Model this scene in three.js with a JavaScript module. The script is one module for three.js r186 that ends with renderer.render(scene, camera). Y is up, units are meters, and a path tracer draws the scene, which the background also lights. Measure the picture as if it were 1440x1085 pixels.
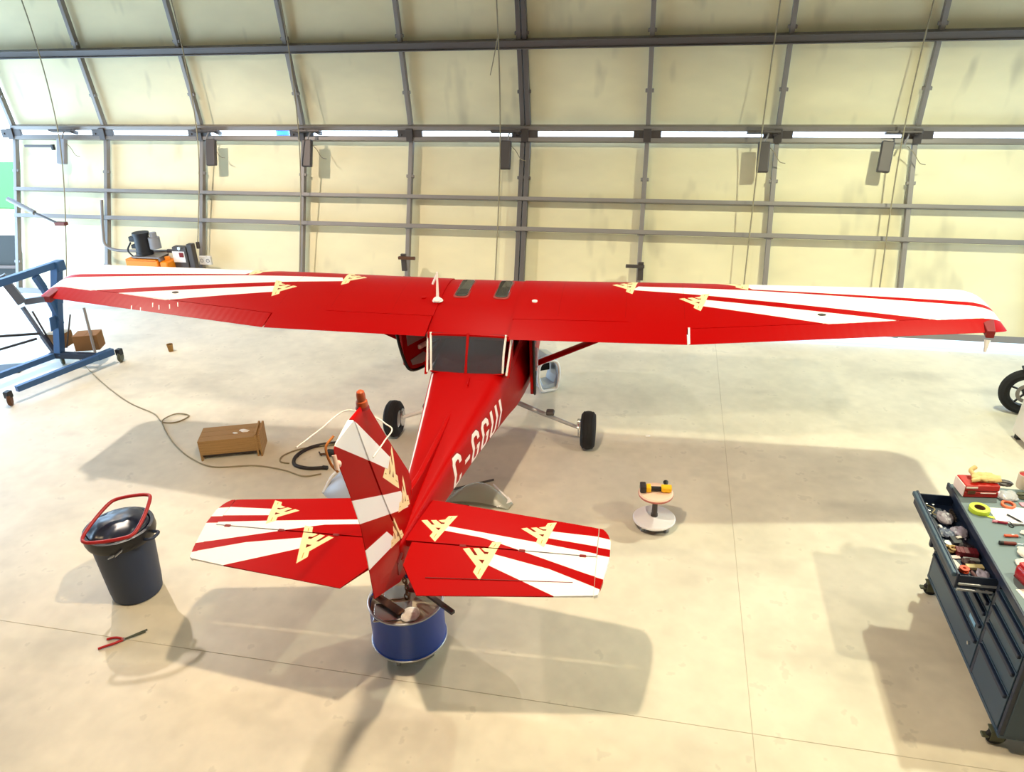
import * as THREE from 'three';
import { RoundedBoxGeometry } from 'three/addons/geometries/RoundedBoxGeometry.js';
import { mergeGeometries, mergeVertices, toCreasedNormals } from 'three/addons/utils/BufferGeometryUtils.js';

// ------------------------------------------------------------------ camera, sky, sun, lamps, exposure
const scene = new THREE.Scene();
const renderer = new THREE.WebGLRenderer({ antialias: true });
renderer.toneMapping = THREE.LinearToneMapping;
renderer.toneMappingExposure = 0.59;
renderer.shadowMap.enabled = true;
const D = Math.PI / 180;
const camera = new THREE.PerspectiveCamera(54.45, 1440 / 1085, 0.05, 600);
camera.position.set(0, 4.65, 0);
camera.rotation.set(-25.682 * D, 12.349 * D, -1.479 * D, 'YXZ');
scene.add(camera);

{ // hazy bright sky
  const W = 256, H = 128, d = new Float32Array(W * H * 4);
  for (let j = 0; j < H; j++) for (let i = 0; i < W; i++) {
    const e = (j + 0.5) / H * 180 - 90, t = Math.min(1, Math.max(0, e / 60)), k = (j * W + i) * 4;
    d[k] = 8.5 - 3.5 * t; d[k + 1] = 12.5 - 3.6 * t; d[k + 2] = 16.5 - 1.0 * t; d[k + 3] = 1;
  }
  const sky = new THREE.DataTexture(d, W, H, THREE.RGBAFormat, THREE.FloatType);
  sky.mapping = THREE.EquirectangularReflectionMapping; sky.magFilter = sky.minFilter = THREE.LinearFilter; sky.needsUpdate = true;
  scene.background = sky;
}
const sun = new THREE.DirectionalLight(0xfff4e2, 22);
sun.position.set(-14, 60, 12); sun.target.position.set(-4, 0, -14);
sun.castShadow = true; sun.shadow.mapSize.set(4096, 4096);
Object.assign(sun.shadow.camera, { left: -45, right: 45, top: 45, bottom: -45, near: 1, far: 140 });
scene.add(sun, sun.target);
const LAMPS = [ // x, y, z, candela, colour
  [-8.3, 5.6, -8.6, 130, 0xffeedd], [-2.3, 5.7, -8.7, 30, 0xfff2dc], [3.7, 5.6, -8.6, 130, 0xf6f9d8],
  [-1.6, 5.25, -4.0, 108, 0xffe6c2], [4.6, 5.25, -4.2, 92, 0xfff2cc], [-7.8, 5.25, -3.2, 34, 0xffe0b4],
];

// ------------------------------------------------------------------ helpers
let seed = 7; const rnd = () => (seed = (seed * 16807) % 2147483647) / 2147483647;
const V = (x, y, z) => new THREE.Vector3(x, y, z);
const used = {};
function numbered(n) { const k = used[n] = (used[n] ?? -1) + 1; return k ? n + '_' + String(k).padStart(3, '0') : n; }
function tag(o, label, category, group, kind) {
  if (label) o.userData.label = label; if (category) o.userData.category = category;
  if (group) o.userData.group = group; if (kind) o.userData.kind = kind; return o;
}
function thing(name, label, category, pos = [0, 0, 0], turn = 0, group) {
  const o = new THREE.Group(); o.name = numbered(name); o.position.set(...pos); o.rotation.y = turn;
  tag(o, label, category, group); scene.add(o); return o;
}
function prep(g) {
  if (g.index) g = g.toNonIndexed();
  const n = g.attributes.position.count;
  if (!g.attributes.uv) g.setAttribute('uv', new THREE.BufferAttribute(new Float32Array(n * 2), 2));
  if (!g.attributes.normal) g.computeVertexNormals();
  for (const k of Object.keys(g.attributes)) if (!['position', 'normal', 'uv'].includes(k)) g.deleteAttribute(k);
  return g;
}
const merge = (gs) => (gs = [gs].flat().map(prep)).length === 1 ? gs[0] : mergeGeometries(gs);
function mk(name, gs, mat, parent, label) {
  const m = new THREE.Mesh(merge(gs), mat); m.castShadow = m.receiveShadow = true;
  m.name = parent === scene ? numbered(name) : name; parent.add(m);
  if (label) m.userData.label = label; return m;
}
const item = (name, gs, mat, label, category, pos, turn = 0, group) => { const m = mk(name, gs, mat, scene); m.position.set(...pos); m.rotation.y = turn; return tag(m, label, category, group); };
function struct(name, gs, mat, parent = scene) { const m = mk(name, gs, mat, parent); if (parent === scene) m.userData.kind = 'structure'; return m; }
const move = (g, x, y, z) => g.translate(x, y, z);
const box = (w, h, d, x = 0, y = 0, z = 0, r = 0.006) => new RoundedBoxGeometry(w, h, d, 2, Math.min(r, w / 2.01, h / 2.01, d / 2.01)).translate(x, y, z);
const cube = (w, h, d, x = 0, y = 0, z = 0) => new THREE.BoxGeometry(w, h, d).translate(x, y, z);
const cyl = (r0, r1, h, x = 0, y = 0, z = 0, n = 24) => new THREE.CylinderGeometry(r0, r1, h, n).translate(x, y, z);
function along(g, a, b) { // a geometry built along y is laid from a to b
  const d = b.clone().sub(a), q = new THREE.Quaternion().setFromUnitVectors(V(0, 1, 0), d.clone().normalize());
  return g.applyQuaternion(q).translate((a.x + b.x) / 2, (a.y + b.y) / 2, (a.z + b.z) / 2);
}
const A = (p) => V(...p);
const bar = (a, b, r, r2 = r, n = 12) => along(new THREE.CylinderGeometry(r2, r, A(a).distanceTo(A(b)), n), A(a), A(b));
function beam(a, b, w, h, rr = 0.006) { // rectangular section, h stays upright
  a = A(a); b = A(b); const d = b.clone().sub(a), L = d.length(), z = d.clone().normalize();
  const up = Math.abs(z.y) > 0.95 ? V(0, 0, 1) : V(0, 1, 0), x = up.clone().cross(z).normalize(), y = z.clone().cross(x);
  const g = box(w, h, L, 0, 0, 0, rr), m = new THREE.Matrix4().makeBasis(x, y, z);
  return g.applyMatrix4(m).translate((a.x + b.x) / 2, (a.y + b.y) / 2, (a.z + b.z) / 2);
}
const tube = (pts, r, n = 60, closed = false, seg = 8) => new THREE.TubeGeometry(new THREE.CatmullRomCurve3(pts.map(A), closed, 'centripetal'), n, r, seg, closed);
const lathe = (pts, n = 32) => toCreasedNormals(new THREE.LatheGeometry(pts.map(p => new THREE.Vector2(...p)), n).toNonIndexed(), 0.6);
const torus = (R, r, n = 32, m = 10) => new THREE.TorusGeometry(R, r, m, n);
function extr(pts, depth, bevel = 0.004, holes = []) {
  const s = new THREE.Shape(pts.map(p => new THREE.Vector2(...p)));
  for (const h of holes) s.holes.push(new THREE.Path(h.map(p => new THREE.Vector2(...p))));
  return new THREE.ExtrudeGeometry(s, { depth, bevelEnabled: bevel > 0, bevelSize: bevel, bevelThickness: bevel, bevelSegments: 2, curveSegments: 12 });
}
function mirrorX(g) {
  g = prep(g.clone()); const p = g.attributes.position, n = g.attributes.normal, t = g.attributes.uv;
  for (let i = 0; i < p.count; i++) { p.setX(i, -p.getX(i)); n.setX(i, -n.getX(i)); }
  for (let i = 0; i < p.count; i += 3) for (const a of [p, n, t]) for (let c = 0; c < a.itemSize; c++) {
    const j = (i + 1) * a.itemSize + c, k = (i + 2) * a.itemSize + c, s = a.array[j]; a.array[j] = a.array[k]; a.array[k] = s;
  }
  return g;
}
// value noise
const hash = (x, y) => { let h = (x * 374761393 + y * 668265263) | 0; h = Math.imul(h ^ (h >>> 13), 1274126177); return ((h ^ (h >>> 16)) >>> 0) / 4294967295; };
function vn(x, y) { const i = Math.floor(x), j = Math.floor(y), f = x - i, g = y - j, u = f * f * (3 - 2 * f), v = g * g * (3 - 2 * g); return (hash(i, j) * (1 - u) + hash(i + 1, j) * u) * (1 - v) + (hash(i, j + 1) * (1 - u) + hash(i + 1, j + 1) * u) * v; }
const fbm = (x, y, o = 4) => { let s = 0, a = 0.5, n = 0; for (let i = 0; i < o; i++) { s += a * vn(x, y); n += a; x = x * 2.03 + 17; y = y * 2.03 + 5; a *= 0.5; } return s / n; };
function dataTex(W, H, f, srgb = true) {
  const d = new Uint8Array(W * H * 4);
  for (let j = 0; j < H; j++) for (let i = 0; i < W; i++) { const c = f(i / W, j / H), k = (j * W + i) * 4; d[k] = c[0]; d[k + 1] = c[1]; d[k + 2] = c[2]; d[k + 3] = 255; }
  const t = new THREE.DataTexture(d, W, H); t.wrapS = t.wrapT = THREE.RepeatWrapping; t.magFilter = t.minFilter = THREE.LinearFilter;
  if (srgb) t.colorSpace = THREE.SRGBColorSpace; t.needsUpdate = true; return t;
}
function canvasTex(W, H, draw) {
  const c = document.createElement('canvas'); c.width = W; c.height = H; const g = c.getContext('2d'); draw(g, W, H);
  const t = new THREE.CanvasTexture(c); t.colorSpace = THREE.SRGBColorSpace; t.anisotropy = 8; return t;
}
const S = (color, roughness = 0.5, o = {}) => new THREE.MeshStandardMaterial({ color, roughness, ...o });
const P = (color, roughness, o = {}) => new THREE.MeshPhysicalMaterial({ color, roughness, ...o });

// ------------------------------------------------------------------ materials
const RED = '#a40000', CREAM = '#f6dfae', WHITE = '#f3f0f2';
const M = {
  steel: S(0x857f7a, 0.5, { metalness: 0.25 }), steelDark: S(0x504a48, 0.5, { metalness: 0.4 }), girder: S(0x65605e, 0.5, { metalness: 0.35 }),
  chrome: S(0xc9ccd0, 0.22, { metalness: 0.9 }), alu: S(0xb9bdc4, 0.35, { metalness: 0.7 }), black: S(0x17171a, 0.55), rubber: S(0x1b1b1d, 0.85),
  red: P(RED, 0.42, { specularIntensity: 0.18 }), darkRed: S(0x7c0408, 0.6), white: S(0xf0efee, 0.45), offWhite: S(0xd9d4cc, 0.6),
  blueSteel: S(0x2f5582, 0.45, { metalness: 0.15 }), navy: S(0x223046, 0.5, { metalness: 0.1 }), orange: S(0xf08a0a, 0.5), yellow: S(0xf4bd10, 0.5), brown: S(0x5b3a22, 0.75),
  cabinet: S(0x30475c, 0.42, { metalness: 0.1 }), cabinetDark: S(0x15233d, 0.45), castIron: S(0x4b4f3c, 0.6), cardboard: S(0x8a6136, 0.9), rope: S(0xb59a6c, 0.9),
  cable: S(0x8f8468, 0.7), leather: S(0xb06a2c, 0.8), grey: S(0x8d8e92, 0.6), lilac: S(0xa9a4bd, 0.7), pinkWhite: S(0xf1e2e0, 0.6), interior: S(0x2a2730, 0.9),
};
const woodTex = dataTex(256, 256, (u, v) => { const s = fbm(u * 3, v * 40, 4), r = fbm(u * 60, v * 60, 2); const k = 0.78 + 0.3 * s + 0.08 * r; return [168 * k, 132 * k, 84 * k]; });
M.wood = S(0xffffff, 0.8, { map: woodTex });
const rags = dataTex(128, 128, (u, v) => { const s = 200 + 50 * fbm(u * 9, v * 9, 3); return [s, s, s * 0.97]; });
M.rag = S(0xffffff, 0.95, { map: rags });

// ------------------------------------------------------------------ floor, walls, ceiling, outside
const X0 = -13.2, X1 = 9.2, Z0 = -11.68, Z1 = 4.2, CEIL = 6.6;
const floorTex = dataTex(2048, 1536, (u, v) => {
  const x = u * 24, y = v * 18, a = fbm(x * 0.35, y * 0.35, 4), b = fbm(x * 1.6 + 9, y * 1.6, 4), c = fbm(x * 9, y * 9, 3), st = fbm(x * 0.8 + 40, y * 2.2 + 3, 4);
  let k = 0.86 + 0.1 * a + 0.13 * b + 0.07 * c; if (st > 0.6) k -= (st - 0.6) * 0.35; if (c > 0.8) k -= 0.06;
  const w = (fbm(x * 0.22 + 3, y * 0.22 + 8, 3) - 0.5) * 18;
  return [Math.min(255, 214 * k + w * 0.6), Math.min(255, 206 * k), Math.min(255, 186 * k - w)];
});
const floorRough = dataTex(512, 512, (u, v) => { const k = 255 * (0.36 + 0.3 * fbm(u * 20, v * 20, 4)); return [k, k, k]; }, false);
floorRough.repeat.set(1, 1);
M.floor = P(0xffffff, 1, { map: floorTex, roughnessMap: floorRough });
{
  const floor = new THREE.Group(); floor.name = 'floor'; floor.userData.kind = 'structure'; scene.add(floor);
  const xs = [X0, 0.826, X1], zs = [Z0, -4.045, Z1];
  for (let i = 0; i < 2; i++) for (let j = 0; j < 2; j++) {
    const a = xs[i] + (i ? 0.002 : 0), b = xs[i + 1] - (i ? 0 : 0.002), c = zs[j] + (j ? 0.002 : 0), e = zs[j + 1] - (j ? 0 : 0.002);
    const g = prep(box(b - a, 0.2, e - c, (a + b) / 2, -0.1, (c + e) / 2, 0.003)), p = g.attributes.position, t = g.attributes.uv;
    for (let k = 0; k < p.count; k++) t.setXY(k, (p.getX(k) + 14) / 24, (p.getZ(k) + 12.5) / 18);
    mk('slab', g, M.floor, floor);
  }
  mk('joint_filler', cube(X1 - X0 - 0.02, 0.1, Z1 - Z0 - 0.02, (X0 + X1) / 2, -0.053, (Z0 + Z1) / 2), S(0xb3ab99, 0.9), floor);
}
M.wall = S(0xb5aea0, 0.85);
struct('wall_left', [cube(0.2, CEIL, 8.6, X0 - 0.1, CEIL / 2, -0.1), cube(0.2, CEIL - 3.2, 7.4, X0 - 0.1, 3.2 + (CEIL - 3.2) / 2, -8.1)], M.wall);
struct('wall_right', [cube(0.2, CEIL, 12.2, X1 + 0.1, CEIL / 2, -1.9), cube(0.2, CEIL - 3, 3.8, X1 + 0.1, 3 + (CEIL - 3) / 2, -9.9)], M.wall);
struct('wall_back', cube(X1 - X0 + 0.4, CEIL, 0.2, (X0 + X1) / 2, CEIL / 2, Z1 + 0.1), M.wall);
struct('wall_front', [cube(X1 - 7.65, CEIL, 0.2, (X1 + 7.65) / 2, CEIL / 2, -11.78), cube(X1 - X0 + 0.4, CEIL - 5.95, 0.25, (X0 + X1) / 2, (CEIL + 5.95) / 2, -12.3)], M.wall);
struct('ceiling', cube(X1 - X0 + 0.4, 0.2, Z1 + 12.7, (X0 + X1) / 2, CEIL + 0.1, (Z1 - 12.5) / 2 + 0.05), S(0x8f897c, 0.9));
struct('ground', cube(240, 0.3, 200, -4, -0.19, Z0 - 100.02), S(0xcfcdc6, 0.9));
tag(item('lawn', cube(40, 0.04, 8, -39, -0.02, -23.3), S(0x1c5c10, 0.95), 'strip of green grass seen outside past the left door edge', 'grass', [0, 0, 0]), 0, 0, 0, 'stuff');

// ------------------------------------------------------------------ the folded hangar door: lower leaf leans out, upper leaf leans back in
const doorTex = dataTex(1024, 512, (u, v) => {
  const a = fbm(u * 9, v * 5, 4), b = fbm(u * 40, v * 26, 3), st = fbm(u * 70 + 5, v * 8 + 20, 3);
  let k = 0.9 + 0.08 * a + 0.06 * b; if (st > 0.66) k -= (st - 0.66) * 0.5;
  return [Math.min(255, 240 * k), Math.min(255, 230 * k), Math.min(255, 190 * k)];
});
M.skin = S(0xffffff, 0.7, { map: doorTex });
const BAY = (k) => -10.49 + 2.005 * k;
function leaf(name, L, tilt, pos, rails, girders) {
  const o = new THREE.Group(); o.name = name; o.userData.kind = 'structure'; o.position.set(...pos); o.rotation.x = tilt; scene.add(o);
  for (let k = -1; k < 9; k++) {
    const a = BAY(k) + (k < 0 ? -0.02 : 0.002), b = BAY(k + 1) - 0.002, g = prep(cube(b - a, L - 0.08, 0.04, (a + b) / 2, L / 2, -0.16)), p = g.attributes.position, t = g.attributes.uv;
    for (let i = 0; i < p.count; i++) t.setXY(i, (p.getX(i) + 13) / 21, p.getY(i) / 6 + (name === 'door_2' ? 0.5 : 0));
    mk('skin_panel', g, M.skin, o);
  }
  for (let k = -1; k < 10; k++) {
    const x = BAY(k), gs = k === 4 ? [box(0.075, L, 0.12, x - 0.045, L / 2, -0.03), box(0.075, L, 0.12, x + 0.045, L / 2, -0.03)] : [box(0.07, L, 0.1, x, L / 2, -0.03)];
    for (let y = 0.62; y < L; y += 0.87) gs.push(box(k === 4 ? 0.22 : 0.13, 0.05, 0.06, x, y, -0.02));
    mk('mullion', gs, k === 4 ? M.girder : M.steel, o);
  }
  for (const [y, h, d] of rails) mk('rail', box(20.1, h, d, -2.44, y, 0.04 - d / 2 + 0.03), M.steel, o);
  for (const [y, h, d] of girders) mk('girder', [box(20.1, h, d, -2.44, y, 0.02), box(20.1, 0.02, d + 0.06, -2.44, y + h / 2, 0.02), box(20.1, 0.02, d + 0.06, -2.44, y - h / 2, 0.02)], M.girder, o);
  return o;
}
leaf('door_1', 3.02, -0.3477, [0, 0.12, -11.82], [[0.06, 0.1, 0.1], [1.51, 0.07, 0.09], [2.01, 0.06, 0.16], [2.98, 0.08, 0.12]], []);
leaf('door_2', 2.95, 0.15, [0, 3.06, -12.86], [[0.05, 0.08, 0.12], [2.9, 0.1, 0.1]], [[1.34, 0.11, 0.14]]);
for (let k = -1; k < 10; k++) {
  const t = struct('trim_' + (k + 2), [box(0.44, 0.15, 0.05, BAY(k), 3.0, -12.8), box(0.12, 0.2, 0.05, BAY(k), 3.0, -12.77), cyl(0.012, 0.012, 0.03, BAY(k) - 0.15, 3.0, -12.77).rotateX(0)], M.steelDark);
  t.name = 'trim_' + (k + 2);
}
// flat boxes hung by straps just below the hinge girder
[[-11.24, 'first', 'pale steel box hung by a strap under the girder nearest the open door edge'], [-8.25, '', 'steel box hung under the girder above the orange hydraulic pump'], [-6.29, '', 'steel box hung under the girder, third from the open door edge'],
[-2.75, '', 'steel box hung under the girder just left of the thick double mullion'], [1.33, '', 'steel box hung under the girder above the right wing, left of the last box'], [3.33, '', 'slightly tilted steel box hung under the girder, farthest from the open door edge']].forEach(([x, , l], i) => {
  const t = thing('hanging_box', l, 'box', [x, 2.98, -12.62], 0, 'flat steel boxes hung under the door girder');
  t.rotation.x = -0.3477; const tilt = i === 5 ? 0.09 : i === 1 ? -0.04 : 0;
  mk('body', box(0.18, 0.46, 0.09, tilt * -2.4, -0.28, 0.0, 0.02).rotateZ(-tilt), i === 0 ? M.grey : M.steelDark, t);
  mk('strap', tube([[0.0, -0.08, 0], [0.03, 0, 0.02], [0.05, 0.08, 0.0], [0.02, 0.12, -0.05]], 0.012, 16), M.steel, t);
  mk('bracket', [box(0.5, 0.035, 0.12, -0.02, 0.1, -0.02), box(0.06, 0.06, 0.2, 0.16, 0.1, -0.1)], M.steelDark, t);
  mk('wire', tube([[0.05, -0.1, 0], [0.16, -0.2, -0.02], [0.26, -0.34, -0.04], [0.34, -0.36, -0.05]], 0.006, 20), M.cable, t);
});
// lift cables
[[[-11.06, 5.23, -12.34], [-11.27, 0.62, -11.86], 'thin lift cable hanging near the open left door edge'], [[-8.24, 5.15, -12.36], [-8.4, 1.55, -12.1], 'thin lift cable hanging above the hydraulic pump'],
[[-6.33, 5.1, -12.4], [-6.42, 0.85, -11.9], 'thin lift cable beside the mullion third from the pump'], [[-2.8, 5.0, -12.4], [-2.85, 0.79, -11.9], 'thin lift cable just left of the thick double mullion'],
[[1.3, 4.88, -12.4], [1.2, 0.96, -11.9], 'thin lift cable hanging behind the right wing, left of another'], [[3.3, 4.82, -12.4], [3.19, 1.04, -11.9], 'thin lift cable hanging behind the right wing near its tip']].forEach(([a, b, l], i) => {
  const up = [a[0] + (a[0] - b[0]) * 0.1, 5.9, -12.13];
  const t = thing('lift_cable', l, 'cable', [0, 0, 0], 0, 'thin lift cables in front of the door');
  mk('wire_rope', tube([up, a, [(a[0] + b[0]) / 2 + 0.01, 3.0, -12.45 + 0.0], b, [b[0] - 0.01, b[1] - 0.35, b[2] + 0.13]], 0.011, 40, false, 6), M.cable, t);
  mk('end_clamp', box(0.05, 0.12, 0.05, b[0] - 0.01, b[1] - 0.38, b[2] + 0.13), M.steelDark, t);
  if (i === 3) mk('loose_tail', tube([[-2.79, 4.5, -12.36], [-2.86, 4.2, -12.36], [-2.93, 3.95, -12.38]], 0.008, 10), M.cable, t);
});
// brace cylinder, stop arm, door latches
{
  const t = thing('gas_strut', 'grey gas strut slanting across the lower door at its open edge', 'strut', [-12.36, 1.9, -12.12]);
  mk('cylinder', bar([0, 0, 0], [0.58, -0.23, 0.08], 0.045), M.steel, t); mk('rod', bar([0.56, -0.22, 0.08], [1.05, -0.4, 0.12], 0.02), M.steelDark, t);
  mk('end_bracket', box(0.22, 0.06, 0.1, 1.12, -0.42, 0.1), S(0x6e3428, 0.7), t);
  const s = thing('stop_arm', 'short dark steel arm under the girder at the open door edge', 'arm', [-12.06, 2.8, -12.6]);
  mk('arm', box(0.62, 0.045, 0.05, 0.28, 0, 0), M.steelDark, s); mk('stop', box(0.05, 0.1, 0.06, 0.58, -0.02, 0), M.black, s);
  for (const [x, l] of [[-4.47, 'rusty latch on the mullion behind the left wing root'], [-0.43, 'dark latch on the mullion behind the right wing root']]) {
    const q = thing('door_latch', l, 'latch', [x, 0.95, -11.95], 0, 'latches on the door mullions');
    mk('plate', box(0.09, 0.3, 0.05, 0, 0.05, 0), M.steelDark, q); mk('lever', box(0.3, 0.05, 0.05, x < -2 ? 0.07 : -0.09, 0.14, 0.04), x < -2 ? M.brown : M.steelDark, q);
  }
  const p = thing('bent_pipe', 'bent steel conduit running across the lower door above the pump', 'pipe', [0, 0, 0]);
  mk('pipe', tube([[-10.4, 1.9, -12.22], [-10.4, 1.35, -12.05], [-10.37, 1.12, -11.98], [-10.2, 1.04, -11.95], [-9.6, 1.03, -11.95], [-8.75, 1.05, -11.97], [-8.5, 1.06, -11.98]], 0.028, 60), M.steel, p);
  mk('coupling', [cyl(0.036, 0.036, 0.1).rotateZ(Math.PI / 2).translate(-9.0, 1.045, -11.96)], M.steelDark, p);
}
{ // hydraulic pump on the lower door
  const t = thing('hydraulic_pump', 'orange hydraulic power unit with a black motor on the lower door', 'pump', [-9.27, 0.57, -11.72]);
  mk('tank', [box(0.66, 0.36, 0.34, -0.07, 0.22, 0, 0.02), box(0.62, 0.02, 0.36, -0.07, 0.41, 0)], M.orange, t);
  mk('side_tank', [box(0.16, 0.32, 0.3, 0.36, 0.22, 0, 0.03), cyl(0.05, 0.05, 0.06, 0.36, 0.41, 0)], M.orange, t);
  mk('motor', [cyl(0.13, 0.14, 0.34, -0.08, 0.66, 0), cyl(0.145, 0.145, 0.05, -0.08, 0.85, 0), cyl(0.15, 0.15, 0.05, -0.08, 0.5, 0), box(0.14, 0.09, 0.12, -0.22, 0.76, 0.02), box(0.12, 0.07, 0.1, -0.22, 0.62, 0.02)], M.black, t);
  mk('gear_pump', [cyl(0.1, 0.1, 0.2, 0.14, 0.68, -0.04), cyl(0.06, 0.06, 0.1, 0.14, 0.82, -0.04)], M.grey, t);
  mk('mount_plate', [box(0.56, 0.03, 0.3, 0.02, 0.45, 0), box(0.04, 0.08, 0.26, -0.22, 0.42, 0), box(0.04, 0.08, 0.26, 0.28, 0.42, 0)], M.steel, t);
  mk('hose', tube([[-0.28, 0.7, 0.06], [-0.34, 0.56, 0.1], [-0.24, 0.45, 0.12]], 0.015, 20), M.black, t);
  mk('shelf', [box(0.9, 0.04, 0.4, 0.0, 0.02, 0), beam([-0.4, 0, 0.1], [-0.4, -0.3, -0.1], 0.04, 0.04), beam([0.4, 0, 0.1], [0.4, -0.3, -0.1], 0.04, 0.04)], M.steelDark, t);
  const c = thing('control_box', 'dark door control box with a white label beside the orange pump', 'control box', [-8.68, 0.8, -11.84]);
  mk('enclosure', [box(0.28, 0.4, 0.14, 0, 0.18, 0, 0.015), box(0.12, 0.46, 0.12, 0.2, 0.2, -0.01, 0.02)], M.steelDark, c);
  mk('label_plate', box(0.24, 0.2, 0.01, -0.02, 0.2, 0.075, 0.002), M.white, c); mk('switch', box(0.08, 0.08, 0.02, 0.04, 0.24, 0.085), M.darkRed, c); mk('knob', cyl(0.03, 0.03, 0.03).rotateX(Math.PI / 2).translate(0.02, 0.36, 0.08), M.chrome, c);
  const o = thing('outlet_box', 'pale outlet box with round sockets right of the control box', 'outlet', [-8.3, 0.82, -12.0]);
  mk('housing', box(0.24, 0.16, 0.06, 0, 0.08, 0.05, 0.01), M.offWhite, o);
  for (const s of [-1, 1]) mk('socket', torus(0.03, 0.006, 20, 6).translate(s * 0.06, 0.08, 0.082), M.grey, o);
}

// ------------------------------------------------------------------ high-bay lamps (each a glowing disc and a light of its own)
for (const [i, [x, y, z, cd, col]] of LAMPS.entries()) {
  const where = ['high bay lamp over the left wing tip', 'high bay lamp over the wing centre', 'high bay lamp over the right wing tip', 'high bay lamp over the tail of the aeroplane', 'high bay lamp over the blue tool cabinet', 'high bay lamp over the waste bin'][i];
  const t = thing('high_bay_lamp', 'silver ' + where, 'lamp', [x, y, z], 0, 'high bay lamps under the ceiling');
  mk('reflector', lathe([[0.26, 0.0], [0.265, 0.0], [0.24, 0.1], [0.15, 0.24], [0.08, 0.3], [0.075, 0.3], [0.145, 0.235], [0.23, 0.1], [0.26, 0.0]]), M.alu, t);
  mk('diffuser', cyl(0.2, 0.2, 0.02, 0, 0.06, 0), new THREE.MeshStandardMaterial({ color: 0xffffff, emissive: col, emissiveIntensity: 6 }), t);
  mk('ballast', [cyl(0.09, 0.09, 0.18, 0, 0.39, 0), cyl(0.012, 0.012, CEIL - y - 0.48, 0, 0.48 + (CEIL - y - 0.48) / 2, 0)], M.steelDark, t);
  const l = new THREE.SpotLight(col, cd, 0, 1.36, 0.35, 2); l.position.set(x, y - 0.03, z); l.target.position.set(x, 0, z); l.castShadow = true; l.shadow.mapSize.set(2048, 2048); l.shadow.radius = 4; l.shadow.bias = -0.0005;
  scene.add(l, l.target);
}

// ------------------------------------------------------------------ the aeroplane (x right wing, y up, z aft of the wing's leading edge)
const ZW = 0.525, HW = 1.888, DIH = Math.tan(0.812 * D), INC = Math.tan(2.447 * D), KX = 2.222, WC = 1.413, HS = 1.333;
const plane = thing('aeroplane', 'red high-wing tailwheel aeroplane with white starburst stripes and open left door', 'aeroplane', [-2.023, 0, -7.88]);
plane.rotation.set(3.594 * D, 2.507 * D, -0.14 * D, 'YZX');
const B = (g) => merge(g).clone().translate(0, 0, -ZW);
const pp = (name, gs, mat, parent = plane, label) => { const m = mk(name, B(gs), mat, parent, label); return m; };
// a closed foil between a(x) and b(x), with top and bottom heights
function foil(xs, a, b, yt, yb, uv, n = 14, crease = 0.7, lead = true) {
  const pos = [], uvs = [], rows = xs.map(x => {
    const za = a(x), zb = b(x), up = [], lo = [];
    for (let i = 0; i <= n; i++) { const s = lead ? 1 - Math.cos(i / n * Math.PI / 2) : i / n, z = za + (zb - za) * s; up.push([x, yt(x, z), z]); lo.push([x, yb(x, z), z]); }
    return [...up, ...lo.reverse()];
  });
  const put = (...ps) => { for (const p of ps) { pos.push(...p); uvs.push(...uv(...p)); } };
  const N = rows[0].length;
  for (let r = 0; r + 1 < rows.length; r++) for (let i = 0; i < N; i++) { const j = (i + 1) % N, p = rows[r][i], q = rows[r][j], s = rows[r + 1][i], t = rows[r + 1][j]; put(p, q, t); put(p, t, s); }
  for (const [row, f] of [[rows[0], 1], [rows[rows.length - 1], 0]]) for (let i = 0; i < n; i++) { const p = row[i], q = row[i + 1], s = row[N - 1 - i], t = row[N - 2 - i]; if (f) { put(p, t, q); put(p, s, t); } else { put(p, q, t); put(p, t, s); } }
  const g = new THREE.BufferGeometry();
  g.setAttribute('position', new THREE.Float32BufferAttribute(pos, 3)); g.setAttribute('uv', new THREE.Float32BufferAttribute(uvs, 2));
  return toCreasedNormals(g, crease);
}
const range = (a, b, n) => Array.from({ length: n + 1 }, (_, i) => a + (b - a) * i / n);
// printed paint: stripes and golden arrowheads
function poly(g, f, color) { return (pts) => { g.fillStyle = color; g.beginPath(); pts.forEach((p, i) => { const [x, y] = f(p); i ? g.lineTo(x, y) : g.moveTo(x, y); }); g.closePath(); g.fill(); }; }
function arrow(g, f, T, U, Bq) { // T the point, U and Bq the ends of the cross bar
  const at = ([px, py]) => { const dx = px - 105, dy = py - 365, a = (530 * dx - 415 * dy) / 577850, b = (965 * dy + 160 * dx) / 577850; return [T[0] + a * (U[0] - T[0]) + b * (Bq[0] - T[0]), T[1] + a * (U[1] - T[1]) + b * (Bq[1] - T[1])]; };
  const draw = (color) => { const p = poly(g, f, color); return (pts) => p(pts.map(at)); };
  const cream = draw(CREAM), dark = draw('#6e1402'), red = draw(RED), gold = draw('#b99a52');
  cream([[105, 365], [265, 345], [400, 470], [470, 470], [355, 350], [500, 340], [560, 345], [740, 320], [830, 220], [1070, 205], [900, 420], [730, 640], [520, 895], [370, 760], [440, 660]]);
  red([[268, 342], [355, 348], [470, 470], [400, 470]]); dark([[390, 400], [470, 470], [400, 470], [340, 412]]);
  red([[503, 338], [560, 343], [650, 400], [740, 405], [720, 440], [640, 440]]); dark([[610, 400], [740, 405], [720, 440], [640, 440]]); dark([[500, 545], [640, 545], [590, 610]]);
  gold([[540, 690], [555, 700], [490, 800], [475, 790]]); gold([[910, 245], [928, 255], [870, 315], [858, 305]]);
}
const paintMat = (t) => P(0xffffff, 0.42, { map: t, specularIntensity: 0.18 });
const WX = 5.4, WZ0 = -0.12, WZ1 = 1.5;
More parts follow.
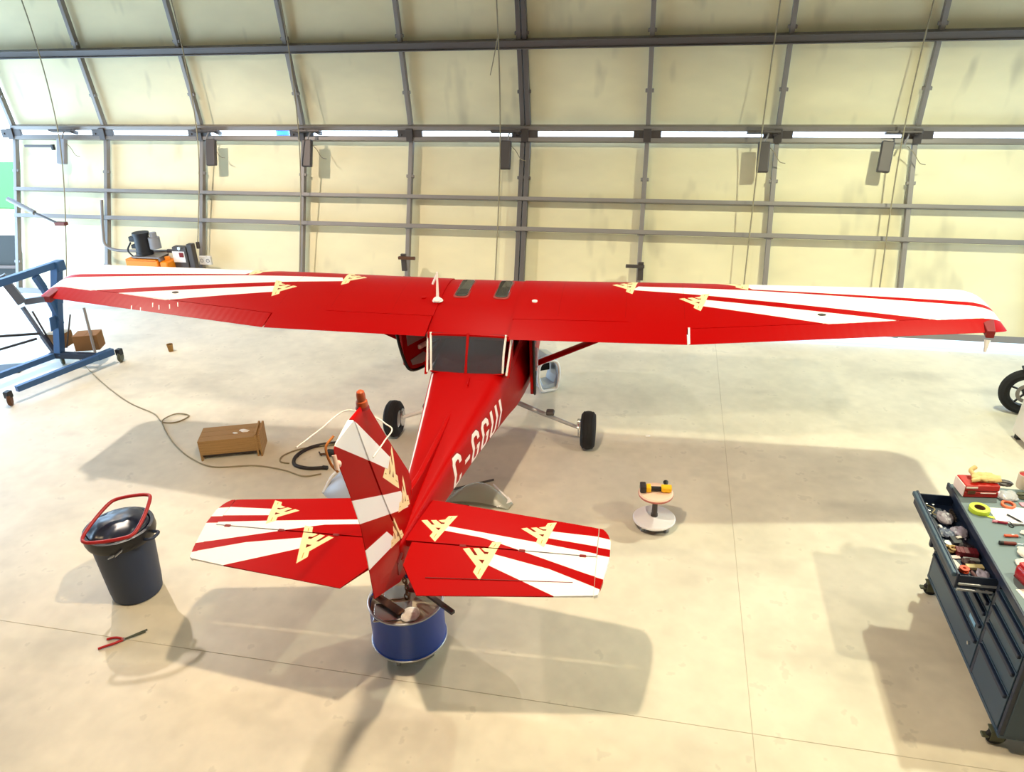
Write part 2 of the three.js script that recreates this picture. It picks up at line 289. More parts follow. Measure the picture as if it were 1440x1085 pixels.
const wingTex = canvasTex(2048, 614, (g, W, H) => {
  const f = ([x, z]) => [x / WX * W, (z - WZ0) / (WZ1 - WZ0) * H];
  g.fillStyle = RED; g.fillRect(0, 0, W, H);
  const w = poly(g, f, WHITE), r = poly(g, f, RED);
  w([[2.40, 0.60], [4.29, 0.865], [3.60, 0.977], [2.36, 0.735]]);
  w([[1.72, 0.285], [2.85, 0.33], [5.4, 0.57], [5.4, 0.72], [4.65, 0.826], [2.41, 0.50], [1.66, 0.40]]);
  w([[2.72, 0.06], [2.9, -0.12], [5.4, -0.12], [5.4, 0.487], [2.94, 0.30], [2.86, 0.2]]);
  r([[3.55, 0.985], [4.65, 0.826], [5.4, 0.713], [5.4, 1.5], [3.55, 1.5]]);
  arrow(g, f, [2.15, 0.6], [2.475, 0.455], [2.365, 0.84]); arrow(g, f, [1.43, 0.25], [1.73, 0.0], [1.66, 0.51]); arrow(g, f, [2.5, 0.03], [2.95, -0.1], [2.89, 0.32]);
  g.strokeStyle = 'rgba(120,120,125,.55)'; g.lineWidth = 2; g.beginPath(); g.moveTo(...f([5.12, -0.1])); g.lineTo(...f([5.18, 0.72])); g.stroke();
  g.strokeStyle = 'rgba(70,0,0,.35)'; g.lineWidth = 1.2; for (const x of [0.9, 1.6, 2.2]) { g.beginPath(); g.moveTo(...f([x, 0.0])); g.lineTo(...f([x, 1.0])); g.stroke(); }
});
const wingUv = (x, y, z) => [Math.abs(x) / WX, 1 - (z - WZ0) / (WZ1 - WZ0)];
const tipU = (x) => Math.max(0, Math.min(1, (x - 5.03) / 0.24)), tipR = (x) => 1 - Math.sqrt(Math.max(0, 1 - tipU(x) ** 2));
const wt = (x) => Math.max(0, (x - KX) / (5.07 - KX));
const wLE = (x) => 0.03 * wt(x) + 0.16 * tipR(x), wTE0 = (x) => WC - 0.425 * wt(x), wTE = (x) => wTE0(x) - 0.07 * tipR(x);
const wHinge = (x) => x < KX ? 1.07 : 1.165 - 0.1475 * (x - KX);
const yt_ = (s) => 0.6 * (0.2969 * Math.sqrt(s) - 0.126 * s - 0.3516 * s * s + 0.2843 * s ** 3 - 0.1036 * s ** 4), yc_ = (s) => s < 0.4 ? 0.125 * (0.8 * s - s * s) : 0.02 / 0.36 * (0.2 + 0.8 * s - s * s);
const wThick = (x) => 0.15 + 0.85 * Math.sqrt(Math.max(0, 1 - tipU(x) ** 2));
const wBase = (x, z) => HW + DIH * x - INC * z - 0.02 * tipU(x) ** 2;
const wS = (x, z) => Math.min(1, Math.max(0, (z - wLE(x)) / Math.max(0.05, wTE(x) - wLE(x)))), wC = (x) => wTE(x) - wLE(x);
const wTop = (x, z) => wBase(x, z) + (yc_(wS(x, z)) + yt_(wS(x, z)) * wThick(x)) * wC(x) + 0.001, wBot = (x, z) => wBase(x, z) + (yc_(wS(x, z)) - yt_(wS(x, z)) * wThick(x)) * wC(x) - 0.001;
{
  const tipXs = [5.03, 5.09, 5.14, 5.18, 5.21, 5.235, 5.255, 5.266, 5.27];
  const mainXs = [0.43, 1.0, 1.6, KX, ...range(KX, 5.03, 8).slice(1, -1), ...tipXs];
  const gW = foil(mainXs, wLE, (x) => x > 5.1 ? wTE(x) : wHinge(x) - 0.004, wTop, wBot, wingUv, 22);
  const gF = foil(range(0.44, KX - 0.008, 4), (x) => wHinge(x) + 0.004, (x) => wTE(x), wTop, wBot, wingUv, 6, 0.7, false);
  const rib = (x, z) => 0.0008 * Math.sin(x * 78);
  const gA = foil(range(KX + 0.008, 5.1, 120), (x) => wHinge(x) + 0.004, (x) => wTE(x), (x, z) => wTop(x, z) + rib(x, z), wBot, wingUv, 4, 0.7, false);
  const gTip = [extr([[5.155, -0.68], [5.185, -0.76], [5.1, -1.03], [5.04, -1.03], [5.075, -0.84]], 0.06, 0.008).rotateX(-Math.PI / 2).translate(0, HW + 0.0, 0)];
  const wm = paintMat(wingTex);
  for (const s of [1, -1]) {
    const q = (g) => s > 0 ? g : mirrorX(merge(g)), w = pp('wing', q(gW), wm);
    pp('flap', q(gF), wm, w); const al = pp('aileron', q(gA), wm, w);
    pp('aileron_cover', q(gTip), M.darkRed, w, 'dark red cover over the aileron end');
    pp('inspection_plate', q([cyl(0.03, 0.03, 0.006).scale(1.4, 1, 0.8).translate(3.56, wTop(3.56, 0.817) + 0.001, 0.817)]), M.steelDark, w);
    pp('tank_cap', q([cyl(0.03, 0.03, 0.012, 0.62, wTop(0.62, 0.72) + 0.003, 0.72)]), s > 0 ? M.white : M.red, w);
    if (s > 0) { pp('lit_gap_strip', [beam([2.236, wTop(2.236, 1.15) + 0.004, 1.15], [2.232, wTop(2.232, 1.4) + 0.002, 1.41], 0.02, 0.006)], M.white, w, 'white strip standing in for the lit gap at the inner aileron end'); pp('tip_weight', [bar([5.06, HW - 0.03, 1.03], [5.05, HW - 0.14, 1.07], 0.028, 0.012)], M.white, w); }  // white strip paints the light in the gap between flap and aileron
    else for (const [x, z] of [[3.82, 1.13], [3.72, 1.04], [3.95, 1.1], [3.62, 1.08], [3.5, 1.06], [3.42, 1.02]]) pp('white_mark', mirrorX(beam([x, wTop(x, z) + 0.003, z], [x - 0.045, wTop(x, z + 0.08) + 0.003, z + 0.08], 0.01, 0.003)), M.white, w);  // short thin white marks on the left aileron
    // lift strut
    pp('wing_strut', q([(() => { const a = V(0.47, 0.86, 0.12), b = V(2.2, wBot(2.2, 0.45) + 0.01, 0.45), g = new THREE.CylinderGeometry(0.05, 0.05, a.distanceTo(b), 18).scale(0.5, 1, 1.2); return along(g, a, b); })(), box(0.06, 0.1, 0.12, 0.48, 0.86, 0.12)]), M.red);
  }
}
// cabin roof between the wings with two skylights
{
  const roofY = (x, z) => wTop(0.43, z) - 0.012 - 0.02 * Math.max(0, (z - 0.9) / 0.45) + 0.006 * (1 - (x / 0.43) ** 2);
  const roof = pp('cabin_roof', foil(range(-0.435, 0.435, 8), () => -0.02, () => 1.33, roofY, (x, z) => roofY(x, z) - 0.05 * Math.min(1, (z + 0.025) * 8), wingUv, 14, 0.7), M.red);
  for (const s of [-1, 1]) {
    const cx = s > 0 ? 0.235 : -0.215, sk = s > 0 ? -0.02 : -0.03, sh = (w, z0, z1) => { const r = 0.05, o = []; for (const [x, z, a] of [[w, z1, 0], [-w, z1, 90], [-w, z0, 180], [w, z0, 270]]) for (let i = 0; i <= 5; i++) { const t = (a + i * 18) * D; o.push([cx + sk * ((z - 0.4) / 0.25) * 0 + x - Math.sign(x) * r + r * Math.cos(t), -(z - Math.sign(z - 0.4) * r) - r * Math.sin(t) * 1]); } return o; };
    const lay = (g) => { g = prep(g.rotateX(-Math.PI / 2)); const p = g.attributes.position; for (let i = 0; i < p.count; i++) p.setY(i, p.getY(i) + roofY(p.getX(i), p.getZ(i))); g.computeVertexNormals(); return g; };
    const grid = (w, z0, z1, h) => lay(new THREE.PlaneGeometry(w * 2, z1 - z0, 6, 10).translate(cx, -(z0 + z1) / 2, h));
    const o = pp('skylight', lay(extr(sh(0.085, 0.16, 0.68), 0.008, 0.003)), S(0x9a3a34, 0.5));
    pp('pane', [lay(extr(sh(0.07, 0.18, 0.66), 0.014, 0.002))], P(0x3b3a35, 0.12, { clearcoat: 1 }), o);
  }
  const an = pp('antenna', [cyl(0.055, 0.06, 0.012, -0.45, wTop(0.45, 0.77) + 0.006, 0.77), bar([-0.45, wTop(0.45, 0.77), 0.77], [-0.44, wTop(0.45, 0.77) + 0.32, 0.74], 0.018, 0.01)], M.white, plane, 'white whip antenna on the cabin roof');
  pp('base', new THREE.SphereGeometry(0.045, 16, 10).scale(1, 0.7, 1.2).translate(-0.45, wTop(0.45, 0.77) + 0.02, 0.79), M.white, an); pp('side_whip', [bar([-0.44, wTop(0.45, 0.77) + 0.3, 0.74], [-0.5, wTop(0.45, 0.77) + 0.18, 0.74], 0.012)], M.white, an);
}
// fuselage loft
const SEC = [ // z, half width, top, bottom
  [-1.5, 0.2, 1.08, 0.78], [-1.45, 0.3, 1.17, 0.68], [-1.2, 0.4, 1.27, 0.6], [-0.8, 0.46, 1.35, 0.56], [-0.4, 0.5, 1.42, 0.56], [0.1, 0.52, 1.46, 0.58], [0.6, 0.5, 1.48, 0.66], [1.0, 0.475, 1.5, 0.74], [1.36, 0.43, 1.49, 0.83], [1.54, 0.405, 1.478, 0.86], [1.97, 0.345, 1.452, 0.94],
  [2.4, 0.278, 1.435, 1.0], [2.85, 0.212, 1.422, 1.05], [3.3, 0.15, 1.41, 1.1], [3.7, 0.095, 1.4, 1.15], [4.02, 0.05, 1.385, 1.2], [4.06, 0.03, 1.36, 1.23]];
const fusTex = canvasTex(2048, 1024, (g, W, H) => {
  g.fillStyle = RED; g.fillRect(0, 0, W, H);
  for (const s of [1, -1]) { // right side in the top half, left side in the bottom half
    const fx = (z) => (s > 0 ? (4.3 - z) : (z + 1.6)) / 5.9 * W, fy = (y) => (s > 0 ? 0 : H / 2) + (1.98 - y) / 1.48 * H / 2;
    g.save(); g.translate(fx(s > 0 ? 3.0 : 1.62), fy(s > 0 ? 1.11 : 1.0)); g.rotate(s > 0 ? 4.2 * D : -4.2 * D); 
    const k = 1.38 / 5.9 * W / 460; g.scale(k, 0.9); g.lineJoin = 'round'; g.lineCap = 'butt';
    const C = [[54, -76], [54, -92], [44, -104], [18, -104], [8, -92], [8, -12], [18, 0], [44, 0], [54, -12], [54, -28]], G = [...C.slice(0, -1), [54, -50], [34, -50]], U = [[8, -112], [8, -12], [18, 0], [44, 0], [54, -12], [54, -112]];
    for (const [col, lw] of [['#7a1512', 25], ['#f3dcd8', 18]]) { g.strokeStyle = col; g.lineWidth = lw; [[0, C], [80, [[4, -52], [44, -52]]], [150, G], [235, G], [320, U], [405, [[12, -112], [12, 8]]]].forEach(([x, p]) => { g.beginPath(); p.forEach(([a, b], n) => n ? g.lineTo(x + a, b) : g.moveTo(x + a, b)); g.stroke(); }); }
    g.restore();
    if (s < 0) { g.strokeStyle = '#f4e9e6'; g.lineWidth = 7; g.beginPath(); g.moveTo(fx(1.5), fy(1.44)); g.lineTo(fx(2.4), fy(1.408)); g.lineTo(fx(3.4), fy(1.385)); g.stroke(); }  // edge highlight of the left longeron, painted in as a pale line
  }
});
{
  const half = (s) => {
    const n = 26, pos = [], uv = [], idx = [];
    for (const [z, w, t, b] of SEC) for (let i = 0; i <= n; i++) {
      const a = Math.PI / 2 - Math.PI * i / n, c = Math.cos(a), sn = Math.sin(a), m = t * 0.5 + b * 0.5, e = 2 / 6.5, y = m + (t - b) / 2 * Math.sign(sn) * Math.abs(sn) ** e;
      const fl = 1 - 0.1 * Math.min(1, Math.max(0, (y - m) / (t - m))) , x = s * w * 1.06 * Math.abs(c) ** e * fl * (y < m ? 1 - 0.12 * (m - y) / (m - b) : 1), yy = y + (i === 0 ? 0 : 0);
      pos.push(i === 0 || i === n ? 0 : x, yy + 0.012 * Math.max(0, 1 - (x / w) ** 2) * Math.max(0, sn), z);
      uv.push((s > 0 ? 4.3 - z : z + 1.6) / 5.9, (s > 0 ? 0.5 : 0) + (yy - 0.5) / 1.48 * 0.5);
    }
    const R = n + 1;
    for (let r = 0; r + 1 < SEC.length; r++) for (let i = 0; i < n; i++) { const p = r * R + i, q = p + 1, u = p + R, v = u + 1; s > 0 ? idx.push(p, u, v, p, v, q) : idx.push(p, v, u, p, q, v); }
    for (const r of [0, SEC.length - 1]) for (let i = 1; i + 1 <= n; i++) { const o = r * R, f = (r === 0) === (s > 0); f ? idx.push(o, o + i, o + i + 1) : idx.push(o, o + i + 1, o + i); }
    const g = new THREE.BufferGeometry(); g.setAttribute('position', new THREE.Float32BufferAttribute(pos, 3)); g.setAttribute('uv', new THREE.Float32BufferAttribute(uv, 2)); g.setIndex(idx); g.computeVertexNormals();
    const N = g.attributes.normal; for (let r = 0; r < SEC.length; r++) for (const i of [0, n]) { const k = r * R + i, y = N.getY(k), z = N.getZ(k), l = Math.hypot(y, z) || 1; N.setXYZ(k, 0, y / l, z / l); }
    return prep(g);
  };
  const fus = pp('fuselage', [half(1), half(-1)], paintMat(fusTex));
  // dorsal fin ridge
  pp('dorsal_fin', extr([[-1.9, 1.43], [-2.6, 1.45], [-3.3, 1.5], [-3.62, 1.56], [-3.72, 1.36], [-1.9, 1.36]], 0.024, 0.011).translate(0, 0, -0.012).rotateY(Math.PI / 2), M.red, fus);
  pp('tail_cone', [bar([0, 1.3, 4.0], [0, 1.25, 4.12], 0.05, 0.03), box(0.05, 0.12, 0.1, 0, 1.2, 4.08)], M.darkRed, fus);
  pp('whip_antenna', [bar([0.06, 1.49, 1.62], [0.08, 1.5, 1.8], 0.006), box(0.06, 0.012, 0.03, 0.17, 1.475, 1.66)], M.red, fus);
  // cabin walls, screens and interior
  const side = (s) => {
    const sh = [[-(-0.4), 1.4], [0.0, 1.86], [-1.22, 1.84], [-1.5, 1.44]], win = [[0.12, 1.5], [-0.02, 1.79], [-0.62, 1.79], [-0.62, 1.5]], win2 = [[-0.74, 1.52], [-0.74, 1.78], [-1.13, 1.78], [-1.3, 1.53]];
    return [extr(sh, 0.02, 0.004, [win, win2]).rotateY(Math.PI / 2).translate(s * 0.44 - 0.01, 0, 0), [win, win2].map(w => extr(w, 0.004, 0).rotateY(Math.PI / 2).translate(s * 0.44, 0, 0))];
  };
  M.glass = P(0xe8f0f2, 0.04, { transmission: 1, thickness: 0, ior: 1.45 });
  M.tint = P(0x8f9ab0, 0.05, { transmission: 0.85, thickness: 0, ior: 1.45, clearcoat: 1, clearcoatRoughness: 0.03 });
  for (const s of [1, -1]) {
    const [w, gl] = side(s), c = pp('cabin_side', w, M.red); pp('window', gl, M.glass, c);
    pp('pillar_trim', [beam([s * 0.455, 1.83, 1.22], [s * 0.42, 1.46, 1.5], 0.02, 0.025)], M.white, c);
  }
  // rear screen in two halves
  const rw = (x0, x1) => { const pos = [], nx = 12, ny = 8, idx = [], uv = []; for (let j = 0; j <= ny; j++) for (let i = 0; i <= nx; i++) { const t = j / ny, x = x0 + (x1 - x0) * i / nx, bow = 0.06 * (1 - (x / 0.4) ** 2), y = 1.835 * (1 - t) + 1.478 * t, z = 1.31 + 0.17 * t + bow * t + 0.02 * Math.sin(t * Math.PI); pos.push(x * (1.02 - 0.05 * t), y, z); uv.push(i / nx, j / ny); } for (let j = 0; j < ny; j++) for (let i = 0; i < nx; i++) { const p = j * (nx + 1) + i; idx.push(p, p + nx + 1, p + nx + 2, p, p + nx + 2, p + 1); } const g = new THREE.BufferGeometry(); g.setAttribute('position', new THREE.Float32BufferAttribute(pos, 3)); g.setAttribute('uv', new THREE.Float32BufferAttribute(uv, 2)); g.setIndex(idx); g.computeVertexNormals(); return g; };
  const R = pp('rear_window', tube([[-0.4, 1.835, 1.31], [-0.385, 1.66, 1.42], [-0.38, 1.482, 1.49]], 0.012, 16), M.white); pp('frame', tube([[0.4, 1.835, 1.31], [0.385, 1.66, 1.42], [0.38, 1.482, 1.49]], 0.012, 16), M.white, R);
  pp('pane', rw(-0.39, -0.012), M.tint, R); pp('pane', rw(0.012, 0.39), M.tint, R);
  pp('centre_strip', [beam([0.0, 1.845, 1.315], [0.0, 1.66, 1.435], 0.03, 0.012), beam([0.0, 1.66, 1.435], [0.0, 1.478, 1.545], 0.03, 0.012)], M.red, R);
  pp('sill', tube([[-0.385, 1.474, 1.495], [0, 1.476, 1.56], [0.385, 1.474, 1.495]], 0.009, 24), M.red, R);
  pp('windscreen', [extr([[-0.46, 0], [0.46, 0], [0.4, 0.52], [-0.4, 0.52]], 0.006, 0).rotateX(0.62).translate(0, 1.43, -0.35)], M.glass);
  const cab = pp('cabin_interior', [box(0.8, 0.02, 1.3, 0, 1.45, 0.75), box(0.8, 0.3, 0.02, 0, 1.6, 0.2)], M.interior);
  for (const s of [-1, 1]) pp('seat_back', [box(0.34, 0.32, 0.12, s * 0.2, 1.58, 0.45, 0.04)], M.navy, cab);
  // cabin doors: the left one swung out, the right one ajar
  const dpts = [[0, 1.02], [0.06, 0.92], [0.62, 0.84], [0.78, 0.88], [0.84, 0.98], [0.86, 1.74], [0.1, 1.76]], dwin = [[0.14, 1.42], [0.78, 1.42], [0.8, 1.68], [0.16, 1.7]];
  const doorG = (s) => [extr(dpts, 0.03, 0.005, [dwin])];
  for (const s of [-1, 1]) {
    const t = new THREE.Group(); t.name = 'cabin_door'; t.userData.label = s < 0 ? 'left cabin door swung wide open' : 'right cabin door slightly ajar'; plane.add(t);
    t.scale.x = s < 0 ? 1.24 : 1;
    t.position.set(s * 0.51, 0, (s < 0 ? -0.44 : 0.06) - ZW); t.rotation.y = s < 0 ? -Math.PI + 52 * D + Math.PI / 2 * 0 - 10 * D : -83 * D; 
    if (s < 0) t.rotation.y = 242 * D;
    mk('door_skin', doorG(s), M.red, t); mk('window', extr(dwin, 0.004, 0).translate(0, 0, 0.012), M.glass, t);
    const zi = s < 0 ? -0.012 : -0.012;
    mk('rim', [tube([...dpts, dpts[0]].map(([x, y]) => [x, y, zi]), 0.016, 80, false, 6)], M.black, t);
    mk('inner_panel', [extr([[0.1, 1.3], [0.16, 1.22], [0.8, 1.22], [0.8, 1.38], [0.12, 1.38]], 0.006, 0).translate(0, 0, zi - 0.006), extr([[0.08, 1.0], [0.62, 0.9], [0.76, 0.94], [0.78, 1.02], [0.1, 1.09]], 0.006, 0).translate(0, 0, zi - 0.003)], M.grey, t);
    mk('arm_rest', box(0.5, 0.06, 0.04, 0.42, 1.14, zi - 0.02, 0.015), M.pinkWhite, t);
  }
  pp('step_light', [box(0.03, 0.05, 0.03, 0.52, 1.02, 0.12)], M.black);
}
// tail surfaces
const SX = 1.7, SZ0 = 3.36, SZ1 = 4.6;
const stabTex = canvasTex(1024, 747, (g, W, H) => {
  const f = ([x, z]) => [x / SX * W, (z - SZ0) / (SZ1 - SZ0) * H]; g.fillStyle = RED; g.fillRect(0, 0, W, H); const w = poly(g, f, WHITE);
  w([[0.306, 3.771], [1.12, 3.892], [1.7, 3.985], [1.7, 4.235], [1.435, 4.156], [0.961, 3.994], [0.634, 3.881], [0.304, 3.83]]);
  w([[1.11, 3.736], [1.5, 3.757], [1.7, 3.80], [1.7, 3.905], [1.5, 3.872], [1.11, 3.82]]);
  w([[0.74, 4.041], [1.17, 4.143], [1.7, 4.35], [1.7, 4.6], [1.45, 4.5], [1.23, 4.39], [0.72, 4.155]]);
  arrow(g, f, [0.11, 3.732], [0.382, 3.635], [0.281, 3.97]); arrow(g, f, [0.905, 3.733], [1.17, 3.62], [1.105, 3.93]); arrow(g, f, [0.507, 4.015], [0.785, 3.91], [0.69, 4.31]);
  g.strokeStyle = 'rgba(110,110,120,.6)'; g.lineWidth = 1.6; g.beginPath(); g.moveTo(...f([1.502, 3.66])); g.lineTo(...f([1.505, 4.0])); g.stroke();
});
const stabUv = (x, y, z) => [Math.abs(x) / SX, 1 - (z - SZ0) / (SZ1 - SZ0)];
{
  const pl = (pts) => (x) => { for (let i = 0; i + 1 < pts.length; i++) if (x <= pts[i + 1][0]) { const t = (x - pts[i][0]) / (pts[i + 1][0] - pts[i][0]); return pts[i][1] + (pts[i + 1][1] - pts[i][1]) * Math.max(0, t); } return pts[pts.length - 1][1]; };
  const le = pl([[0, 3.44], [0.245, 3.458], [1.45, 3.645], [1.53, 3.663], [1.57, 3.71], [1.595, 3.8]]), te = pl([[0.1, 4.22], [0.28, 4.503], [1.25, 4.387], [1.5, 4.352], [1.535, 4.335], [1.56, 4.2], [1.597, 3.95]]), hin = 3.985;
  const th = (z) => 0.03 * Math.sin(Math.PI * Math.min(1, Math.max(0.06, (z - 3.4) / 0.62 * 0.55))), thE = (z) => 0.028 * Math.max(0.12, 1 - (z - hin) / 0.52);
  const sm = paintMat(stabTex);
  const gS = foil([0.0, 0.245, 0.8, 1.2, 1.45, 1.497], le, () => hin - 0.005, (x, z) => HS + Math.max(0.004, th(z)), (x, z) => HS - Math.max(0.004, th(z)), stabUv, 12);
  const gE = foil([0.105, 0.19, 0.28, 0.6, 0.9, 1.25, 1.5], () => hin + 0.005, te, (x, z) => HS + thE(z), (x, z) => HS - thE(z), stabUv, 6, 0.7, false);
  const gH = foil([1.503, 1.53, 1.555, 1.575, 1.595], (x) => Math.max(le(x) + 0.0, le(x)), te, (x, z) => HS + 0.022 * Math.max(0.2, 1 - Math.max(0, z - hin) / 0.5), (x, z) => HS - 0.022, stabUv, 10);
  for (const s of [1, -1]) {
    const q = (g) => s > 0 ? g : mirrorX(merge(g)), st = pp('stabilizer', q(gS), sm), el = pp('elevator', q([gE, gH]), sm, st);
    pp('hinge', q([0.5, 0.95, 1.4].map(x => box(0.05, 0.02, 0.03, x, HS + 0.022, hin))), M.darkRed, st);
    if (s > 0) pp('trim_tab_gap', [beam([0.3, HS + 0.016, 4.335], [1.35, HS + 0.014, 4.25], 0.006, 0.004)], M.darkRed, st);
  }
  // fin and rudder, built in x up the fin, then turned upright
  const FY0 = 1.2, FY1 = 2.9, FZ0 = 3.4, FZ1 = 4.95;
  const finTex = canvasTex(1024, 934, (g, W, H) => {
    const f = ([y, z]) => [(y - FY0) / (FY1 - FY0) * W, (z - FZ0) / (FZ1 - FZ0) * H]; g.fillStyle = RED; g.fillRect(0, 0, W, H); const w = poly(g, f, WHITE);
    w([[2.77, 4.51], [2.123, 3.978], [2.037, 4.02], [2.77, 4.8]]); w([[2.3, 4.72], [1.755, 3.885], [1.51, 3.765], [2.1, 4.72]]); w([[1.82, 4.66], [1.66, 4.236], [1.431, 4.069], [1.64, 4.66]]);
    arrow(g, f, [2.16, 3.885], [2.1, 4.19], [1.795, 3.91]); arrow(g, f, [1.82, 3.775], [1.64, 4.0], [1.5, 3.715]); arrow(g, f, [1.68, 4.1], [1.47, 4.2], [1.38, 3.95]);
  });
  const fl = pl([[1.3, 3.5], [1.51, 3.548], [1.73, 3.6], [2.24, 3.934], [2.637, 4.178], [2.7, 4.21], [2.74, 4.3], [2.752, 4.4]]), fh = pl([[1.2, 3.985 - 0.05], [1.336, 3.99], [1.882, 4.206], [2.35, 4.365], [2.752, 4.49]]), ft = pl([[1.02, 4.07], [1.34, 4.575], [1.69, 4.585], [2.1, 4.61], [2.39, 4.7], [2.7, 4.79], [2.735, 4.79], [2.752, 4.75]]);
  const ftk = (y, z) => 0.036 * Math.sqrt(Math.max(0.03, Math.min(1, (z - fl(y)) / 0.3))) * (1 - 0.35 * (y - 1.3) / 1.4), rtk = (y, z) => 0.03 * Math.max(0.1, 1 - (z - fh(y)) / (ft(y) - fh(y) + 0.03)) * (1 - 0.35 * (y - 1.3) / 1.4);
  const fuv = (y, x, z) => [(y - FY0) / (FY1 - FY0), 1 - (z - FZ0) / (FZ1 - FZ0)];
  const stand = (g) => g.rotateZ(Math.PI / 2); // (y, x, z) to (-x, y, z)
  const fm = paintMat(finTex);
  const fin = pp('fin', stand(foil([1.36, 1.51, 1.73, 2.0, 2.24, 2.45, 2.637, 2.7, 2.74, 2.752], fl, (y) => fh(y) - 0.005, ftk, (y, z) => -ftk(y, z), fuv, 12)), fm);
  pp('rudder', stand(foil([1.03, 1.18, 1.34, 1.69, 2.0, 2.35, 2.6, 2.7, 2.735, 2.752], (y) => fh(y) + 0.006, ft, rtk, (y, z) => -rtk(y, z), fuv, 8, 0.7, false)), fm, fin);
  pp('beacon', lathe([[0, 0], [0.055, 0], [0.05, 0.04], [0.04, 0.05], [0.04, 0.1], [0.034, 0.125], [0.02, 0.135], [0, 0.135]]).scale(0.72, 0.8, 0.72).translate(0, 2.735, 4.29), S(0xa8481c, 0.4), fin, 'orange beacon on the fin top');
  pp('beacon_base', cyl(0.034, 0.045, 0.04, 0, 2.735, 4.29), M.darkRed, fin);
  pp('nav_antenna', [tube([[0.0, 2.46, 4.02], [0.05, 2.455, 4.06], [0.11, 2.45, 4.11], [0.105, 2.45, 4.25], [0.09, 2.45, 4.45]], 0.0052, 30)], M.offWhite, fin);
  pp('nav_antenna', [tube([[-0.0, 2.46, 4.02], [-0.12, 2.48, 3.98], [-0.25, 2.5, 3.99], [-0.34, 2.5, 4.25], [-0.41, 2.5, 4.47]], 0.0052, 30)], M.offWhite, fin);
  pp('tail_light', [new THREE.SphereGeometry(0.025, 12, 8).translate(0, 2.62, 4.775), bar([0, 2.7, 4.8], [0.02, 2.62, 4.83], 0.014)], S(0xd9b9a8, 0.3), fin);
  pp('ribbon', tube([[-0.02, 2.78, 4.72], [-0.05, 2.74, 4.78], [-0.03, 2.64, 4.8], [-0.01, 2.56, 4.77]], 0.008, 24), M.leather, fin, 'tan ribbon tied at the rudder top');
}
// undercarriage
for (const s of [1, -1]) {
  const leg = pp('gear_leg', [bar([s * 0.22, 0.6, 0.48], [s * 0.72, 0.41, 0.52], 0.034, 0.028), bar([s * 0.72, 0.41, 0.52], [s * 1.1, 0.26, 0.525], 0.026, 0.022)], s > 0 ? M.alu : M.white);
  pp('step', [bar([s * 0.74, 0.41, 0.52], [s * 0.75, 0.47, 0.54], 0.014), box(0.1, 0.05, 0.1, s * 0.76, 0.47, 0.55, 0.02)], M.steelDark, leg);
  const wheel = pp('wheel', lathe([[0.0, -0.055], [0.11, -0.055], [0.12, -0.03], [0.12, 0.03], [0.11, 0.055], [0.0, 0.055]]).rotateZ(Math.PI / 2).translate(s * 1.215, 0.235, ZW), M.white);
  pp('tyre', lathe([[0.115, -0.075], [0.15, -0.088], [0.19, -0.085], [0.222, -0.06], [0.226, -0.052], [0.222, -0.046], [0.226, -0.04], [0.2325, -0.008], [0.229, 0], [0.2325, 0.008], [0.226, 0.04], [0.222, 0.046], [0.226, 0.052], [0.222, 0.06], [0.19, 0.085], [0.15, 0.088], [0.115, 0.075]], 48).rotateZ(Math.PI / 2).translate(s * 1.215, 0.235, ZW), M.rubber, wheel);
  pp('brake_disc', [cyl(0.095, 0.095, 0.012).rotateZ(Math.PI / 2).translate(s * 1.1, 0.245, ZW), box(0.05, 0.08, 0.07, s * 1.105, 0.32, ZW - 0.02, 0.01)], M.chrome, wheel);
}

const crump = (sx, sy, sz, sd, amp = 0.9) => { const g = mergeVertices(new THREE.IcosahedronGeometry(1, 6).deleteAttribute('uv').deleteAttribute('normal')), p = g.attributes.position; for (let i = 0; i < p.count; i++) { const x = p.getX(i), y = p.getY(i), z = p.getZ(i), k = 1 - amp / 2 + amp * fbm(x * 2.6 + sd * 7, z * 2.6 + y * 1.7 + sd * 3, 4); p.setXYZ(i, x * k * sx, Math.max(-0.0, (y * 0.5 + 0.35) * k * sy), z * k * sz); } g.computeVertexNormals(); return g; };
